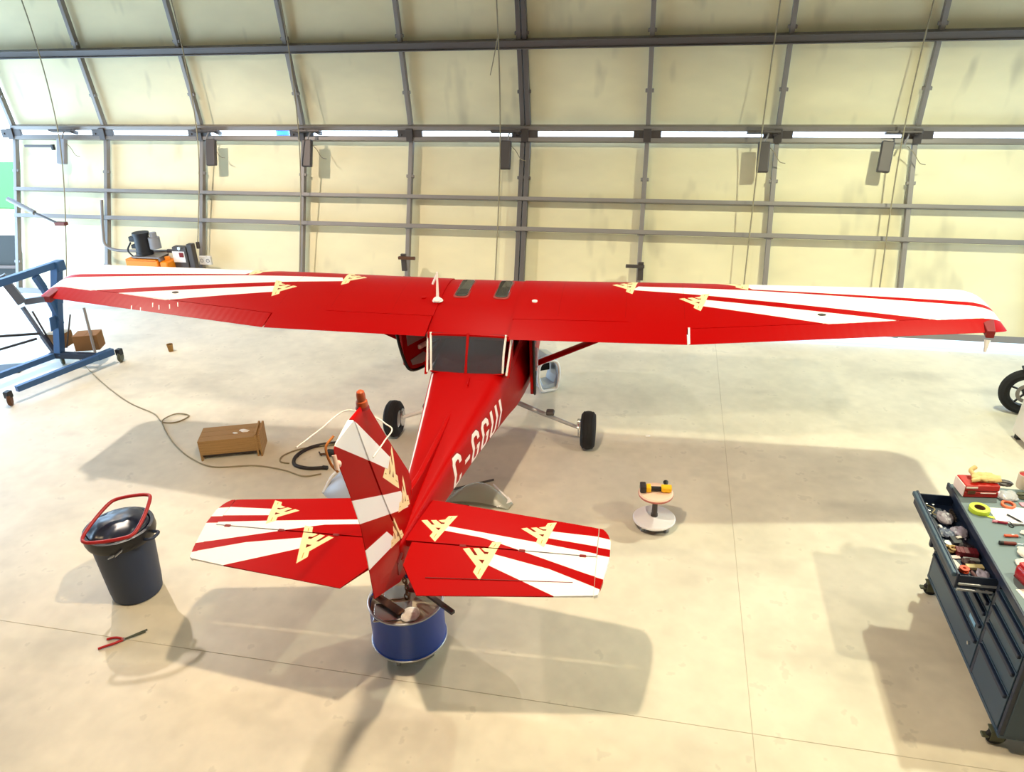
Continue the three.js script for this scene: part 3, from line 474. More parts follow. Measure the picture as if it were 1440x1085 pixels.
// ------------------------------------------------------------------ around the tail
{ // cut-down drum on castors
  const t = thing('drum', 'blue cut-down steel drum filled with concrete under the tail', 'drum', [-1.88, 0, -4.4], 0.3);
  mk('drum_wall', lathe([[0.0, 0.13], [0.29, 0.13], [0.305, 0.14], [0.305, 0.155], [0.297, 0.165], [0.297, 0.5], [0.305, 0.515], [0.3, 0.53], [0.288, 0.525], [0.284, 0.48], [0.0, 0.48]], 48), S(0x0a3c9c, 0.4), t);
  mk('rim', [torus(0.299, 0.01, 48, 8).rotateX(Math.PI / 2).translate(0, 0.525, 0), torus(0.303, 0.009, 48, 8).rotateX(Math.PI / 2).translate(0, 0.145, 0)], M.alu, t);
  mk('concrete', cyl(0.283, 0.283, 0.03, 0, 0.48, 0, 40), S(0xb5ab98, 0.9), t);
  mk('cover_plate', [box(0.3, 0.012, 0.2, -0.1, 0.505, 0.12), box(0.2, 0.012, 0.16, -0.08, 0.505, -0.1)], M.chrome, t);
  mk('dolly', [cyl(0.27, 0.27, 0.03, 0, 0.115, 0)], M.grey, t);
  for (let i = 0; i < 4; i++) { const a = i * Math.PI / 2 + 0.5, x = Math.cos(a) * 0.2, z = Math.sin(a) * 0.2, c = mk('castor', [cyl(0.045, 0.045, 0.028).rotateZ(Math.PI / 2).translate(x, 0.045, z)], M.grey, t); mk('fork', [box(0.05, 0.06, 0.012, x, 0.08, z - 0.03), box(0.06, 0.02, 0.07, x, 0.1, z)], M.steel, c); }
  const ch = thing('tie_down_chain', 'dark chain tying the aeroplane tail down to the blue drum', 'chain', [-1.88, 0.5, -4.42]);
  for (let i = 0; i < 13; i++) mk('link', torus(0.022, 0.007, 14, 6).scale(0.75, 1.2, 1).rotateY(i % 2 ? Math.PI / 2 : 0).translate(Math.sin(i * 0.9) * 0.008, 0.03 + i * 0.04, Math.cos(i * 1.3) * 0.006), M.brown, ch);
  const b1 = thing('pry_bar', 'dark steel bar lying across the right rim of the blue drum', 'bar', [-1.75, 0.555, -4.4]);
  mk('shaft', [beam([-0.14, 0.0, -0.16], [0.3, -0.005, 0.12], 0.04, 0.03)], M.steelDark, b1); mk('clamp', box(0.12, 0.05, 0.1, -0.08, 0.01, -0.1, 0.01), M.darkRed, b1);
  const b2 = thing('flat_bar', 'brown flat bar lying on the left side of the blue drum', 'bar', [-2.0, 0.52, -4.3]);
  mk('strip', [beam([-0.14, 0.02, -0.08], [0.15, 0.02, 0.08], 0.07, 0.012)], M.brown, b2); mk('bolt', [cyl(0.018, 0.018, 0.05, -0.1, 0.04, -0.06, 6)], M.steelDark, b2);
  const cl = thing('cotton_rag', 'crumpled off-white rag on top of the blue drum', 'rag', [-1.79, 0.5, -4.25]);
  const g = new THREE.IcosahedronGeometry(0.07, 4), p = g.attributes.position; for (let i = 0; i < p.count; i++) { const x = p.getX(i), y = p.getY(i), z = p.getZ(i), k = 0.7 + 0.7 * fbm(x * 14 + 9, z * 14 + y * 9 + 5, 3); p.setXYZ(i, x * k, Math.max(0, 0.012 + y * 0.22 * k), z * k * 1.2); } g.computeVertexNormals();
  mk('cloth', g, M.rag, cl);
}
// ------------------------------------------------------------------ waste bin with a red framed seat across it
{
  const t = thing('waste_bin', 'round dark blue-grey plastic waste bin left of the tail', 'bin', [-4.62, 0, -4.62]);
  mk('body', lathe([[0, 0.0], [0.2, 0.0], [0.215, 0.012], [0.225, 0.1], [0.262, 0.66], [0.282, 0.67], [0.288, 0.72], [0.28, 0.735], [0.262, 0.73], [0.212, 0.03], [0, 0.03]], 48), S(0x27344d, 0.5), t);
  mk('liner', lathe([[0.268, 0.735], [0.292, 0.732], [0.298, 0.66], [0.286, 0.62], [0.282, 0.66], [0.264, 0.72]], 40), S(0x15171d, 0.35), t);
  mk('handle', [tube([[0.27, 0.66, 0.06], [0.35, 0.67, 0.05], [0.35, 0.67, -0.05], [0.27, 0.66, -0.06]], 0.014, 20)], S(0x27344d, 0.5), t);
  mk('handle', [tube([[-0.27, 0.66, 0.06], [-0.34, 0.65, 0.05], [-0.34, 0.65, -0.05], [-0.27, 0.66, -0.06]], 0.014, 20)], S(0x27344d, 0.5), t);
  mk('clip', [beam([0.14, 0.62, 0.27], [0.2, 0.67, 0.24], 0.03, 0.01), beam([0.08, 0.6, 0.285], [0.13, 0.625, 0.27], 0.03, 0.01)], M.alu, t);
  const s = thing('tube_frame', 'bent red tube frame lying tilted across the waste bin', 'frame', [-4.53, 0.73, -4.55]);
  const fr = [[-0.16, 0.05, 0.25], [0.13, 0.05, 0.14], [0.19, 0.06, 0.08], [0.17, 0.2, -0.22], [0.13, 0.215, -0.27], [-0.12, 0.2, -0.2], [-0.17, 0.19, -0.14], [-0.21, 0.06, 0.21]];
  mk('tube', tube(fr, 0.016, 140, true, 10), S(0xa5121a, 0.4), s);
  const b = crump(0.255, 0.17, 0.255, 41, 0.35); item('rubbish_bag', b, P(0x161c30, 0.3, {}), 'dark blue plastic bag bulging out of the waste bin', 'bag', [-4.62, 0.655, -4.62]);
}
{ // pliers on the floor
  const t = thing('pliers', 'long-nose pliers with red handles lying on the floor', 'pliers', [-4.33, 0.012, -4.03]);
  for (const k of [-1, 1]) {
    mk('handle', tube([[0.005, 0, 0.0], [-0.05, 0.004, 0.03 + k * 0.035], [-0.1, 0.004, 0.055 + k * 0.05], [-0.14, 0, 0.08 + k * 0.055]], 0.0105, 20), S(0xb51a1a, 0.5), t);
    mk('jaw', tube([[0.0, 0, 0], [0.05, 0.002, -0.045 + k * 0.006], [0.1, 0, -0.1 + k * 0.012], [0.13, 0, -0.13 + k * 0.012]], 0.007, 16), M.castIron, t);
  }
  mk('pivot', cyl(0.014, 0.014, 0.02), M.steel, t);
}
{ // wooden step box
  const t = thing('step_box', 'low wooden step box on the floor left of the tail', 'crate', [-5.07, 0, -7.1], 0.36), w = 0.72, d = 0.36, h = 0.27;
  for (let i = 0; i < 3; i++) mk('top_board', box(w, 0.02, d / 3 - 0.004, 0, h - 0.01, -d / 2 + (i + 0.5) * d / 3, 0.004), M.wood, t);
  mk('front_board', box(w - 0.02, 0.17, 0.02, 0, 0.165, d / 2 - 0.012, 0.003), M.wood, t); mk('back_board', box(w - 0.02, 0.17, 0.02, 0, 0.165, -d / 2 + 0.012, 0.003), M.wood, t);
  mk('end_board', box(0.022, h - 0.022, d - 0.01, -w / 2 + 0.012, h / 2 - 0.011, 0, 0.003), M.wood, t); mk('end_board', box(0.022, h + 0.03, d, w / 2 - 0.05, h / 2 + 0.015, 0, 0.003), M.wood, t); mk('end_board', box(0.022, h + 0.02, d + 0.02, w / 2 - 0.008, h / 2 + 0.01, 0, 0.003), M.wood, t);
  mk('rail', box(w - 0.08, 0.03, 0.02, -0.02, 0.05, d / 2 - 0.05, 0.003), M.steelDark, t);
  for (const [x, z, s, l] of [[0.06, 0.04, 0.035, 'small crumpled white tissue on the step box, left of another'], [0.16, 0.0, 0.06, 'larger white paper scrap on the step box, right of the tissue']]) {
    const g = new THREE.IcosahedronGeometry(s, 3), p = g.attributes.position; for (let i = 0; i < p.count; i++) { const k = 0.7 + 0.6 * fbm(p.getX(i) * 30 + 3, p.getZ(i) * 30 + 8, 2); p.setXYZ(i, p.getX(i) * k, Math.max(0, p.getY(i) * 0.3 * k), p.getZ(i) * k * 0.6); } g.computeVertexNormals();
    item('paper_scrap', g, M.white, l, 'paper', [-5.07 + x * 0.94 + z * 0.35, h + 0.001, -7.1 - x * 0.35 + z * 0.94]);
  }
}
tag(item('extension_cord', tube([[-9.1, 0.16, -9.28], [-8.95, 0.02, -9.2], [-8.36, 0.008, -8.77], [-7.77, 0.008, -8.37], [-7.21, 0.008, -8.04], [-6.68, 0.008, -7.81], [-6.42, 0.008, -7.62], [-6.24, 0.008, -7.66], [-6.18, 0.012, -7.84], [-6.38, 0.016, -7.86], [-6.45, 0.02, -7.66], [-6.33, 0.01, -7.5], [-5.92, 0.008, -7.12], [-5.5, 0.008, -6.84], [-5.13, 0.008, -6.71], [-4.63, 0.008, -6.82], [-4.24, 0.008, -6.78], [-3.95, 0.008, -6.7], [-3.78, 0.008, -6.78]], 0.009, 260), M.cable, '', '', [0, 0, 0]), 'thin brown extension cord running from the blue hoist past the step box', 'cord');
{ // black hose coil
  const t = thing('hose', 'black rubber hose end curled on the floor beside the fin', 'hose', [-4.0, 0.022, -7.15]);
  mk('thick_hose', tube([[0.2, 0, 0.26], [0.02, 0, 0.3], [-0.17, 0, 0.25], [-0.24, 0, 0.08], [-0.17, 0, -0.14], [0.02, 0, -0.28], [0.22, 0, -0.34], [0.34, 0, -0.36]], 0.022, 80), S(0x2a211f, 0.6), t);
  mk('fitting', [cyl(0.026, 0.026, 0.06).rotateZ(Math.PI / 2).translate(0.22, 0, 0.255)], M.black, t);
  mk('thin_hose', tube([[0.3, 0, -0.34], [0.0, 0.0, -0.24], [-0.3, -0.012, -0.1], [-0.42, -0.012, 0.08], [-0.38, -0.012, 0.2], [-0.26, -0.012, 0.22]], 0.009, 60), M.cable, t);
  const c = thing('clamp', 'dark cast clamp lying on the floor within the hose curl', 'clamp', [-3.8, 0, -7.2]);
  mk('body', [box(0.2, 0.06, 0.1, 0, 0.04, 0, 0.02), box(0.06, 0.1, 0.08, 0.06, 0.08, -0.03, 0.02)], M.black, c); mk('screw', bar([-0.16, 0.04, 0.06], [0.12, 0.05, -0.04], 0.012), M.brown, c); mk('handle', bar([-0.16, 0.0, 0.02], [-0.14, 0.1, 0.1], 0.008), M.steelDark, c);
}
// cowling pieces on the floor
function shell(w, h, L, n = 20, m = 16, f = (s) => Math.sqrt(Math.max(0, 1 - s * s))) { // an open half shell with thickness, pointing to -x
  const gs = []; for (const k of [0, 1]) { const pos = [], uv = [], idx = [], th = k * 0.012; for (let i = 0; i <= n; i++) for (let j = 0; j <= m; j++) { const s = i / n, a = Math.PI * j / m, r = f(s); pos.push(-s * (L - th), Math.max(0, (h - th) * Math.sin(a) * r), Math.cos(a) * (w - th) * r); uv.push(s, j / m); } for (let i = 0; i < n; i++) for (let j = 0; j < m; j++) { const p = i * (m + 1) + j, q = p + m + 1; k ? idx.push(p, p + 1, q + 1, p, q + 1, q) : idx.push(p, q + 1, p + 1, p, q, q + 1); } const g = new THREE.BufferGeometry(); g.setAttribute('position', new THREE.Float32BufferAttribute(pos, 3)); g.setAttribute('uv', new THREE.Float32BufferAttribute(uv, 2)); g.setIndex(idx); g.computeVertexNormals(); gs.push(g); }
  return gs;
}
{
  const t = thing('cowling_half', 'pale grey engine cowling half lying on the floor behind the fin', 'cowling', [-2.92, 0, -6.62], 0.3);
  mk('shell', shell(0.45, 0.42, 0.7, 24, 20, (s) => Math.pow(Math.max(0, 1 - s ** 1.8), 0.8)), S(0xaeb2bd, 0.4), t);
  mk('ridge', tube([[0, 0.425, 0.0], [-0.3, 0.39, 0.0], [-0.55, 0.24, 0.0], [-0.69, 0.02, 0]], 0.018, 40), M.white, t);
  mk('edge_trim', tube([[0, 0.01, -0.45], [-0.3, 0.01, -0.41], [-0.55, 0.01, -0.24], [-0.7, 0.01, 0.0]], 0.014, 40), M.white, t);
  const n = thing('cowling_ring', 'silver nose cowling ring standing on the floor beside the right wheel', 'cowling', [-1.58, 0, -9.42], 0.55);
  const ring = [[0.0, 0.02], [0.12, 0.03], [0.16, 0.16], [0.17, 0.34], [0.12, 0.47], [0, 0.5], [-0.12, 0.47], [-0.16, 0.34], [-0.15, 0.16], [-0.1, 0.03]].map(([x, y]) => [x, y + 0.0]);
  mk('skin', [extr(ring, 0.3, 0.01, [ring.map(([x, y]) => [x * 0.82, 0.26 + (y - 0.26) * 0.84]).reverse()])].map(g => g.rotateX(-0.12).translate(0, 0.01, -0.2)), S(0xb4c4d8, 0.3, { metalness: 0.5 }), n);
  mk('lip', tube(ring.map(([x, y]) => [x * 0.93, 0.25 + (y - 0.25) * 0.93, 0.12]), 0.022, 80, true), M.white, n);
  mk('baffle', box(0.22, 0.2, 0.02, 0, 0.34, -0.12), M.black, n);
  const w = thing('fairing', 'thin grey translucent fairing sheet lying on the floor right of the tail', 'fairing', [-1.86, 0, -6.62], 0.15);
  const pos = [], uv = [], idx = []; for (let j = 0; j <= 10; j++) for (let i = 0; i <= 20; i++) { const u = i / 20, v = j / 10; pos.push(-0.34 + 0.68 * u + 0.05 * v, 0.012 + 0.17 * Math.sin(Math.PI * Math.min(1, u * 0.92 + 0.04)) * Math.sin(Math.PI * (0.1 + v * 0.8)), 0.16 - 0.34 * v * Math.sin(Math.PI * (0.15 + 0.75 * u)) + 0.12 * (u - 0.4)); uv.push(u, v); } for (let j = 0; j < 10; j++) for (let i = 0; i < 20; i++) { const p = j * 21 + i; idx.push(p, p + 1, p + 22, p, p + 22, p + 21); }
  const g = new THREE.BufferGeometry(); g.setAttribute('position', new THREE.Float32BufferAttribute(pos, 3)); g.setAttribute('uv', new THREE.Float32BufferAttribute(uv, 2)); g.setIndex(idx); g.computeVertexNormals();
  mk('sheet', g, P(0xb9bdb0, 0.25, { transmission: 0.35, thickness: 0, side: THREE.DoubleSide }), w); mk('folded_edge', [beam([0.2, 0.04, 0.18], [0.36, 0.06, 0.1], 0.1, 0.01), beam([0.16, 0.12, -0.1], [0.34, 0.07, 0.12], 0.02, 0.01)], M.white, w); mk('edge_strip', beam([-0.36, 0.03, 0.16], [-0.08, 0.05, 0.24], 0.05, 0.02), M.black, w);
  tag(item('rod', bar([-0.2, 0, 0.1], [0.2, 0, -0.16], 0.012), M.steelDark, 'dark steel rod lying on the floor behind the grey fairing sheet', 'rod', [-1.97, 0.013, -6.83]), 0, 0);
  item('paper_chip', box(0.06, 0.004, 0.03, 0, 0.002, 0, 0.001), M.white, 'tiny white paper chip on the floor right of the right wheel', 'paper', [-0.1, 0, -8.3], 0.3);
}
{ // paper cup
  const t = thing('paper_cup', 'small brown paper cup standing alone on the floor by the door', 'cup', [-7.82, 0, -9.86]);
  mk('cup', lathe([[0, 0], [0.036, 0], [0.048, 0.12], [0.051, 0.122], [0.048, 0.125], [0.044, 0.12], [0.033, 0.008], [0, 0.008]]), S(0x9c7438, 0.8), t); mk('coffee', cyl(0.043, 0.043, 0.004, 0, 0.105, 0), S(0x2a170c, 0.3), t);
}
{ // rolling stool
  const t = thing('rolling_stool', 'low rolling stool with white base disc on the floor right of the tail', 'stool', [0.035, 0, -6.45]);
  mk('base_disc', lathe([[0, 0.085], [0.21, 0.08], [0.215, 0.085], [0.215, 0.095], [0.205, 0.105], [0, 0.125]], 40), S(0xdedbe0, 0.4), t); mk('under_rim', cyl(0.2, 0.19, 0.02, 0, 0.075, 0, 40), M.brown, t);
  mk('column', [cyl(0.026, 0.03, 0.16, 0, 0.2, 0), cyl(0.034, 0.036, 0.03, 0, 0.13, 0)], M.steelDark, t); mk('piston', cyl(0.011, 0.011, 0.12, 0, 0.32, 0), M.chrome, t);
  mk('seat', lathe([[0, 0.37], [0.15, 0.37], [0.17, 0.382], [0.172, 0.4], [0.16, 0.412], [0, 0.415]], 40), S(0xe9c9b4, 0.55), t); mk('seat_edge', lathe([[0.15, 0.362], [0.171, 0.375], [0.176, 0.392], [0.17, 0.396], [0.15, 0.37]], 40), S(0xb9685c, 0.5), t);
  for (let i = 0; i < 4; i++) { const a = i * Math.PI / 2 + 0.7, x = Math.cos(a) * 0.16, z = Math.sin(a) * 0.16, c = mk('castor', cyl(0.03, 0.03, 0.022).rotateZ(Math.PI / 2).rotateY(a).translate(x, 0.031, z), M.grey, t); mk('fork', box(0.03, 0.035, 0.05, x, 0.062, z), M.offWhite, c); }
  const d = thing('cordless_drill', 'yellow and black cordless drill lying on the rolling stool', 'drill', [0.035, 0.415, -6.45], 0.1);
  mk('motor_housing', [cyl(0.036, 0.036, 0.1).rotateZ(Math.PI / 2).translate(0.1, 0.04, 0), box(0.09, 0.06, 0.075, 0.1, 0.035, 0, 0.015)], M.yellow, d); mk('chuck', cyl(0.014, 0.026, 0.06).rotateX(Math.PI / 2).translate(0.1, 0.05, -0.065), M.black, d);
  mk('grip', [box(0.13, 0.045, 0.04, 0.0, 0.03, 0, 0.015)], M.black, d); mk('collar', box(0.05, 0.06, 0.085, -0.075, 0.035, 0.0, 0.012), M.yellow, d); mk('battery', box(0.06, 0.075, 0.105, -0.13, 0.04, 0.0, 0.012), S(0x2a2226, 0.5), d);
}
// ------------------------------------------------------------------ tool cabinet on the right
const CX = 2.45, CZ0 = -5.92, CZ1 = -4.2, CT = 1.1;
{
  const t = thing('tool_cabinet', 'blue rolling tool cabinet with its top drawer pulled open', 'cabinet', [CX, 0, (CZ0 + CZ1) / 2]), L = CZ1 - CZ0, W = 0.8;
  mk('body', [box(W, 0.03, L, W / 2, 0.15, 0), box(W - 0.04, CT - 0.2, 0.03, W / 2 + 0.01, 0.6, -L / 2 + 0.015), box(W - 0.04, CT - 0.2, 0.03, W / 2 + 0.01, 0.6, L / 2 - 0.015), box(0.03, CT - 0.2, L, W - 0.015, 0.6, 0), box(W - 0.05, 0.02, L - 0.05, W / 2 + 0.01, CT - 0.05, 0)], M.cabinet, t);
  const zd = L / 2 - 0.58;
  for (const [z, w] of [[-L / 2 + 0.02, 0.035], [zd, 0.04], [L / 2 - 0.02, 0.035]]) mk('post', box(0.03, CT - 0.2, w, 0.016, 0.6, z), M.cabinetDark, t);
  mk('worktop', box(W + 0.04, 0.035, L + 0.04, W / 2 + 0.0, CT - 0.018, 0, 0.01), S(0x6d8187, 0.55), t);
  mk('worktop_edge', [box(0.02, 0.06, L + 0.05, -0.018, CT - 0.025, 0, 0.006)], M.cabinetDark, t);
  const z0 = -L / 2 + 0.045, z1 = zd - 0.025;
  for (const [a, b, hs] of [[z0, z1, [0.27, 0.15, 0.12, 0.1, 0.09]], [zd + 0.025, L / 2 - 0.045, [0.32, 0.2, 0.16, 0.13]]]) {
    let y = 0.175; for (const h of hs) { const o = (h === 0.27 || h === 0.32) ? 0 : 0.0, d = mk('drawer', box(0.03, h - 0.012, b - a, 0.012 - o, y + h / 2, (a + b) / 2, 0.005), M.cabinet, t); mk('pull', [box(0.028, 0.035, b - a - 0.02, -0.012 - o, y + h - 0.03, (a + b) / 2, 0.008)], M.cabinetDark, d); if (h === 0.15) mk('label_plate', box(0.004, 0.04, 0.12, -0.006, y + 0.06, 0.1), S(0x6aa0c8, 0.4), d); if (h === 0.27) mk('lock', cyl(0.014, 0.014, 0.02).rotateZ(Math.PI / 2).translate(-0.01, y + 0.15, b - 0.1), M.chrome, d); y += h; }
  }
  const dy = 0.92, o = mk('open_drawer', [box(0.02, 0.13, z1 - z0 + 0.02, -0.262, dy + 0.055, (z0 + z1) / 2, 0.006), box(0.3, 0.012, z1 - z0, -0.11, dy, (z0 + z1) / 2), box(0.28, 0.1, 0.012, -0.12, dy + 0.05, z0 + 0.006), box(0.28, 0.1, 0.012, -0.12, dy + 0.05, z1 - 0.006), box(0.01, 0.09, z1 - z0, 0.03, dy + 0.045, (z0 + z1) / 2)], M.cabinetDark, t, 'top drawer pulled open full of small tools');
  mk('pull', box(0.035, 0.04, z1 - z0, -0.285, dy + 0.1, (z0 + z1) / 2, 0.012), M.cabinet, o);
  mk('slide', [box(0.26, 0.02, 0.012, -0.12, dy + 0.03, z1 + 0.004), box(0.24, 0.02, 0.012, -0.13, dy - 0.02, z1 + 0.004)], M.alu, o);
  mk('side_handle', [box(0.05, 0.2, 0.05, -0.02, 0.55, -L / 2 - 0.01, 0.015), box(0.03, 0.03, 0.08, -0.01, 0.48, -L / 2 + 0.02), box(0.03, 0.03, 0.08, -0.01, 0.62, -L / 2 + 0.02)], M.cabinetDark, t);
  for (const [x, z] of [[0.03, -L / 2 + 0.08], [0.03, L / 2 - 0.08], [W - 0.1, -L / 2 + 0.08], [W - 0.1, L / 2 - 0.08]]) { const c = mk('castor', [lathe([[0, -0.02], [0.055, -0.02], [0.066, -0.012], [0.066, 0.012], [0.055, 0.02], [0, 0.02]]).rotateX(Math.PI / 2).translate(x, 0.067, z)], M.rubber, t); mk('fork', [box(0.09, 0.09, 0.008, x, 0.09, z - 0.028), box(0.09, 0.09, 0.008, x, 0.09, z + 0.028), box(0.11, 0.012, 0.08, x, 0.132, z), box(0.05, 0.02, 0.05, x - 0.07, 0.07, z, 0.008)], M.castIron, c); }
}
{ // on the worktop
  const Y = CT;
  const rb = thing('red_case', 'red case with white front edges at the far end of the worktop', 'case', [2.6, Y, -5.83], 0.12);
  mk('lower_shell', box(0.27, 0.055, 0.17, 0, 0.03, 0, 0.012), S(0xa3150f, 0.45), rb); mk('lid', box(0.27, 0.055, 0.17, 0, 0.09, 0, 0.012), S(0xb51a12, 0.45), rb); mk('end_label', box(0.008, 0.1, 0.17, -0.138, 0.062, 0), M.pinkWhite, rb); mk('front_label', [box(0.09, 0.016, 0.006, -0.085, 0.1, 0.088), box(0.12, 0.008, 0.006, 0.05, 0.05, 0.088)], M.pinkWhite, rb); mk('latch', box(0.06, 0.03, 0.008, -0.08, 0.055, 0.088), M.brown, rb);
  item('tan_glove', [crump(0.1, 0.06, 0.06, 3), tube([[-0.08, 0.03, 0], [-0.1, 0.05, -0.05], [-0.06, 0.07, -0.08]], 0.018, 16), tube([[-0.06, 0.03, 0.04], [-0.09, 0.03, 0.06], [-0.12, 0.02, 0.06]], 0.016, 16)], S(0xd9bd84, 0.9), 'crumpled tan glove lying on top of the red case', 'glove', [2.65, Y + 0.118, -5.84]);
  item('clear_bag', crump(0.08, 0.05, 0.07, 8), P(0xdcdfe6, 0.2, { transmission: 0.35, thickness: 0 }), 'clear plastic bag slumped right of the red case', 'bag', [2.82, Y, -5.79]);
  const mug = thing('mug', 'cream mug with a red inside standing on the far worktop', 'mug', [3.0, Y, -5.97]);
  mk('body', lathe([[0, 0], [0.045, 0], [0.052, 0.02], [0.055, 0.13], [0.052, 0.13], [0.046, 0.02], [0, 0.015]]), S(0xe9dfca, 0.4), mug); mk('inside', cyl(0.05, 0.05, 0.004, 0, 0.115, 0), S(0xa5101c, 0.4), mug); mk('handle', torus(0.032, 0.009, 24, 8).translate(0.075, 0.065, 0), S(0xe9dfca, 0.4), mug);
  const gt = thing('tape_roll', 'yellow-green roll of tape lying on the worktop edge', 'tape', [2.54, Y, -5.55]);
  mk('tape', lathe([[0.04, 0], [0.072, 0], [0.074, 0.004], [0.074, 0.032], [0.072, 0.036], [0.04, 0.036], [0.04, 0]], 36), S(0xc4dc3c, 0.5), gt); mk('core', lathe([[0.036, 0.001], [0.041, 0.001], [0.041, 0.035], [0.036, 0.035], [0.036, 0.001]], 36), M.brown, gt); mk('loose_end', box(0.05, 0.002, 0.03, 0.08, 0.004, 0.05).rotateY(-0.3), S(0xc4dc3c, 0.5), gt);
  const ot = thing('tape_roll', 'orange roll of tape lying above the white paper sheets', 'tape', [2.79, Y, -5.67]);
  mk('tape', lathe([[0.036, 0], [0.052, 0], [0.052, 0.018], [0.036, 0.018], [0.036, 0]], 36), S(0xe8734a, 0.5), ot); mk('core', lathe([[0.034, 0.001], [0.037, 0.001], [0.037, 0.017], [0.034, 0.017], [0.034, 0.001]], 30), S(0xc9553a, 0.6), ot);
  item('paper_sheet', box(0.23, 0.003, 0.2, 0, 0.0015, 0, 0.001), S(0xf4f2fb, 0.8), 'white paper sheet under the pen, beside the yellow-green tape', 'paper', [2.74, Y, -5.52], 0.06);
  item('paper_sheet', box(0.2, 0.003, 0.2, 0, 0.0045, 0, 0.001), S(0xefedf6, 0.8), 'white paper sheet overlapping the first at the cabinet back', 'paper', [2.9, Y, -5.54], -0.12);
  const mk1 = thing('marker', 'dark red marker with pink cap below the paper sheets', 'marker', [2.65, Y + 0.011, -5.405], -0.1);
  mk('barrel', cyl(0.011, 0.011, 0.08).rotateZ(Math.PI / 2), S(0x8f1238, 0.4), mk1); mk('cap', cyl(0.012, 0.012, 0.03).rotateZ(Math.PI / 2).translate(-0.045, 0, 0), S(0xd98aa0, 0.4), mk1);
  const pn = thing('pen', 'black pen lying slanted on the white paper sheet', 'pen', [2.765, Y + 0.011, -5.48], -0.9); mk('barrel', cyl(0.006, 0.006, 0.11).rotateZ(Math.PI / 2), M.black, pn); mk('tip', cyl(0.001, 0.006, 0.016).rotateZ(-Math.PI / 2).translate(0.063, 0, 0), M.chrome, pn);
  const sc = thing('scissors', 'small black scissors below the pen at the paper edge', 'scissors', [2.76, Y + 0.004, -5.4], 0.1); for (const k of [-1, 1]) { mk('ring', torus(0.016, 0.004, 18, 6).rotateX(Math.PI / 2).translate(-0.05, 0, k * 0.017), M.black, sc); mk('blade', beam([-0.035, 0, k * 0.01], [0.07, 0, -k * 0.008], 0.01, 0.003), M.steelDark, sc); }
  const kn = thing('utility_knife', 'orange-red utility knife lying on the worktop', 'knife', [2.66, Y + 0.01, -5.235], 0.12); mk('handle', box(0.1, 0.018, 0.022, 0, 0, 0, 0.006), S(0xd2522e, 0.45), kn); mk('blade', box(0.03, 0.002, 0.014, 0.06, 0, 0), M.chrome, kn); mk('slider', box(0.02, 0.006, 0.01, 0.01, 0.011, 0), M.pinkWhite, kn);
  const sd = thing('screwdriver', 'dark red-handled screwdriver below the utility knife', 'screwdriver', [2.61, Y + 0.014, -5.13], 0.05); mk('handle', cyl(0.014, 0.013, 0.09, 0, 0, 0, 8).rotateZ(Math.PI / 2), S(0x6d2119, 0.5), sd); mk('cap', cyl(0.015, 0.015, 0.025).rotateZ(Math.PI / 2).translate(-0.055, 0, 0), M.black, sd); mk('shank', cyl(0.004, 0.004, 0.09).rotateZ(Math.PI / 2).translate(0.09, 0, 0), M.chrome, sd);
  item('cotton_rag', crump(0.1, 0.05, 0.09, 5), M.rag, 'heap of white rags on the worktop below the screwdriver', 'rag', [2.74, Y, -5.02]);
  item('cotton_rag', crump(0.06, 0.03, 0.05, 11), M.rag, 'small white rag between the rag heap and the red container', 'rag', [2.63, Y, -4.9]);
  item('cotton_rag', crump(0.07, 0.03, 0.05, 15), M.rag, 'white rag just below the paper sheets at the cabinet back', 'rag', [2.82, Y, -5.29]);
  const rc = thing('red_container', 'glossy red plastic container at the near worktop edge', 'container', [2.63, Y, -4.7], 0.25); mk('body', box(0.22, 0.11, 0.2, 0, 0.056, 0, 0.035), P(0xb00f1e, 0.25, { clearcoat: 0.6 }), rc); mk('lid', box(0.19, 0.02, 0.17, 0, 0.115, 0, 0.009), S(0xc01626, 0.35), rc); mk('base', box(0.2, 0.014, 0.18, 0, 0.007, 0, 0.005), M.darkRed, rc);
  const cs = [['black cable tie bundle behind the clear bag', [2.86, Y, -6.0], 4, M.steelDark], ['dark crumpled cloth between the clear bag and the mug', [2.96, Y, -5.82], 6, M.castIron]];
  for (const [l, p, sdv, m] of cs) item('dark_bundle', [crump(0.07, 0.03, 0.05, sdv), tube([[-0.06, 0.02, 0], [0, 0.04, 0.04], [0.07, 0.02, 0.02]], 0.006, 16)], m, l, 'bundle', p);
  item('paper_sheet', box(0.09, 0.002, 0.12, 0, 0.001, 0, 0.0008), S(0xf6efe8, 0.8), 'small white paper card beneath the red container', 'paper', [2.53, Y, -4.56], 0.2);
  item('pink_label', [box(0.09, 0.01, 0.05, 0, 0.005, 0, 0.003)], S(0xd79ab0, 0.6), 'pink and white packet right of the orange tape', 'packet', [2.93, Y, -5.7], 0.2);
}
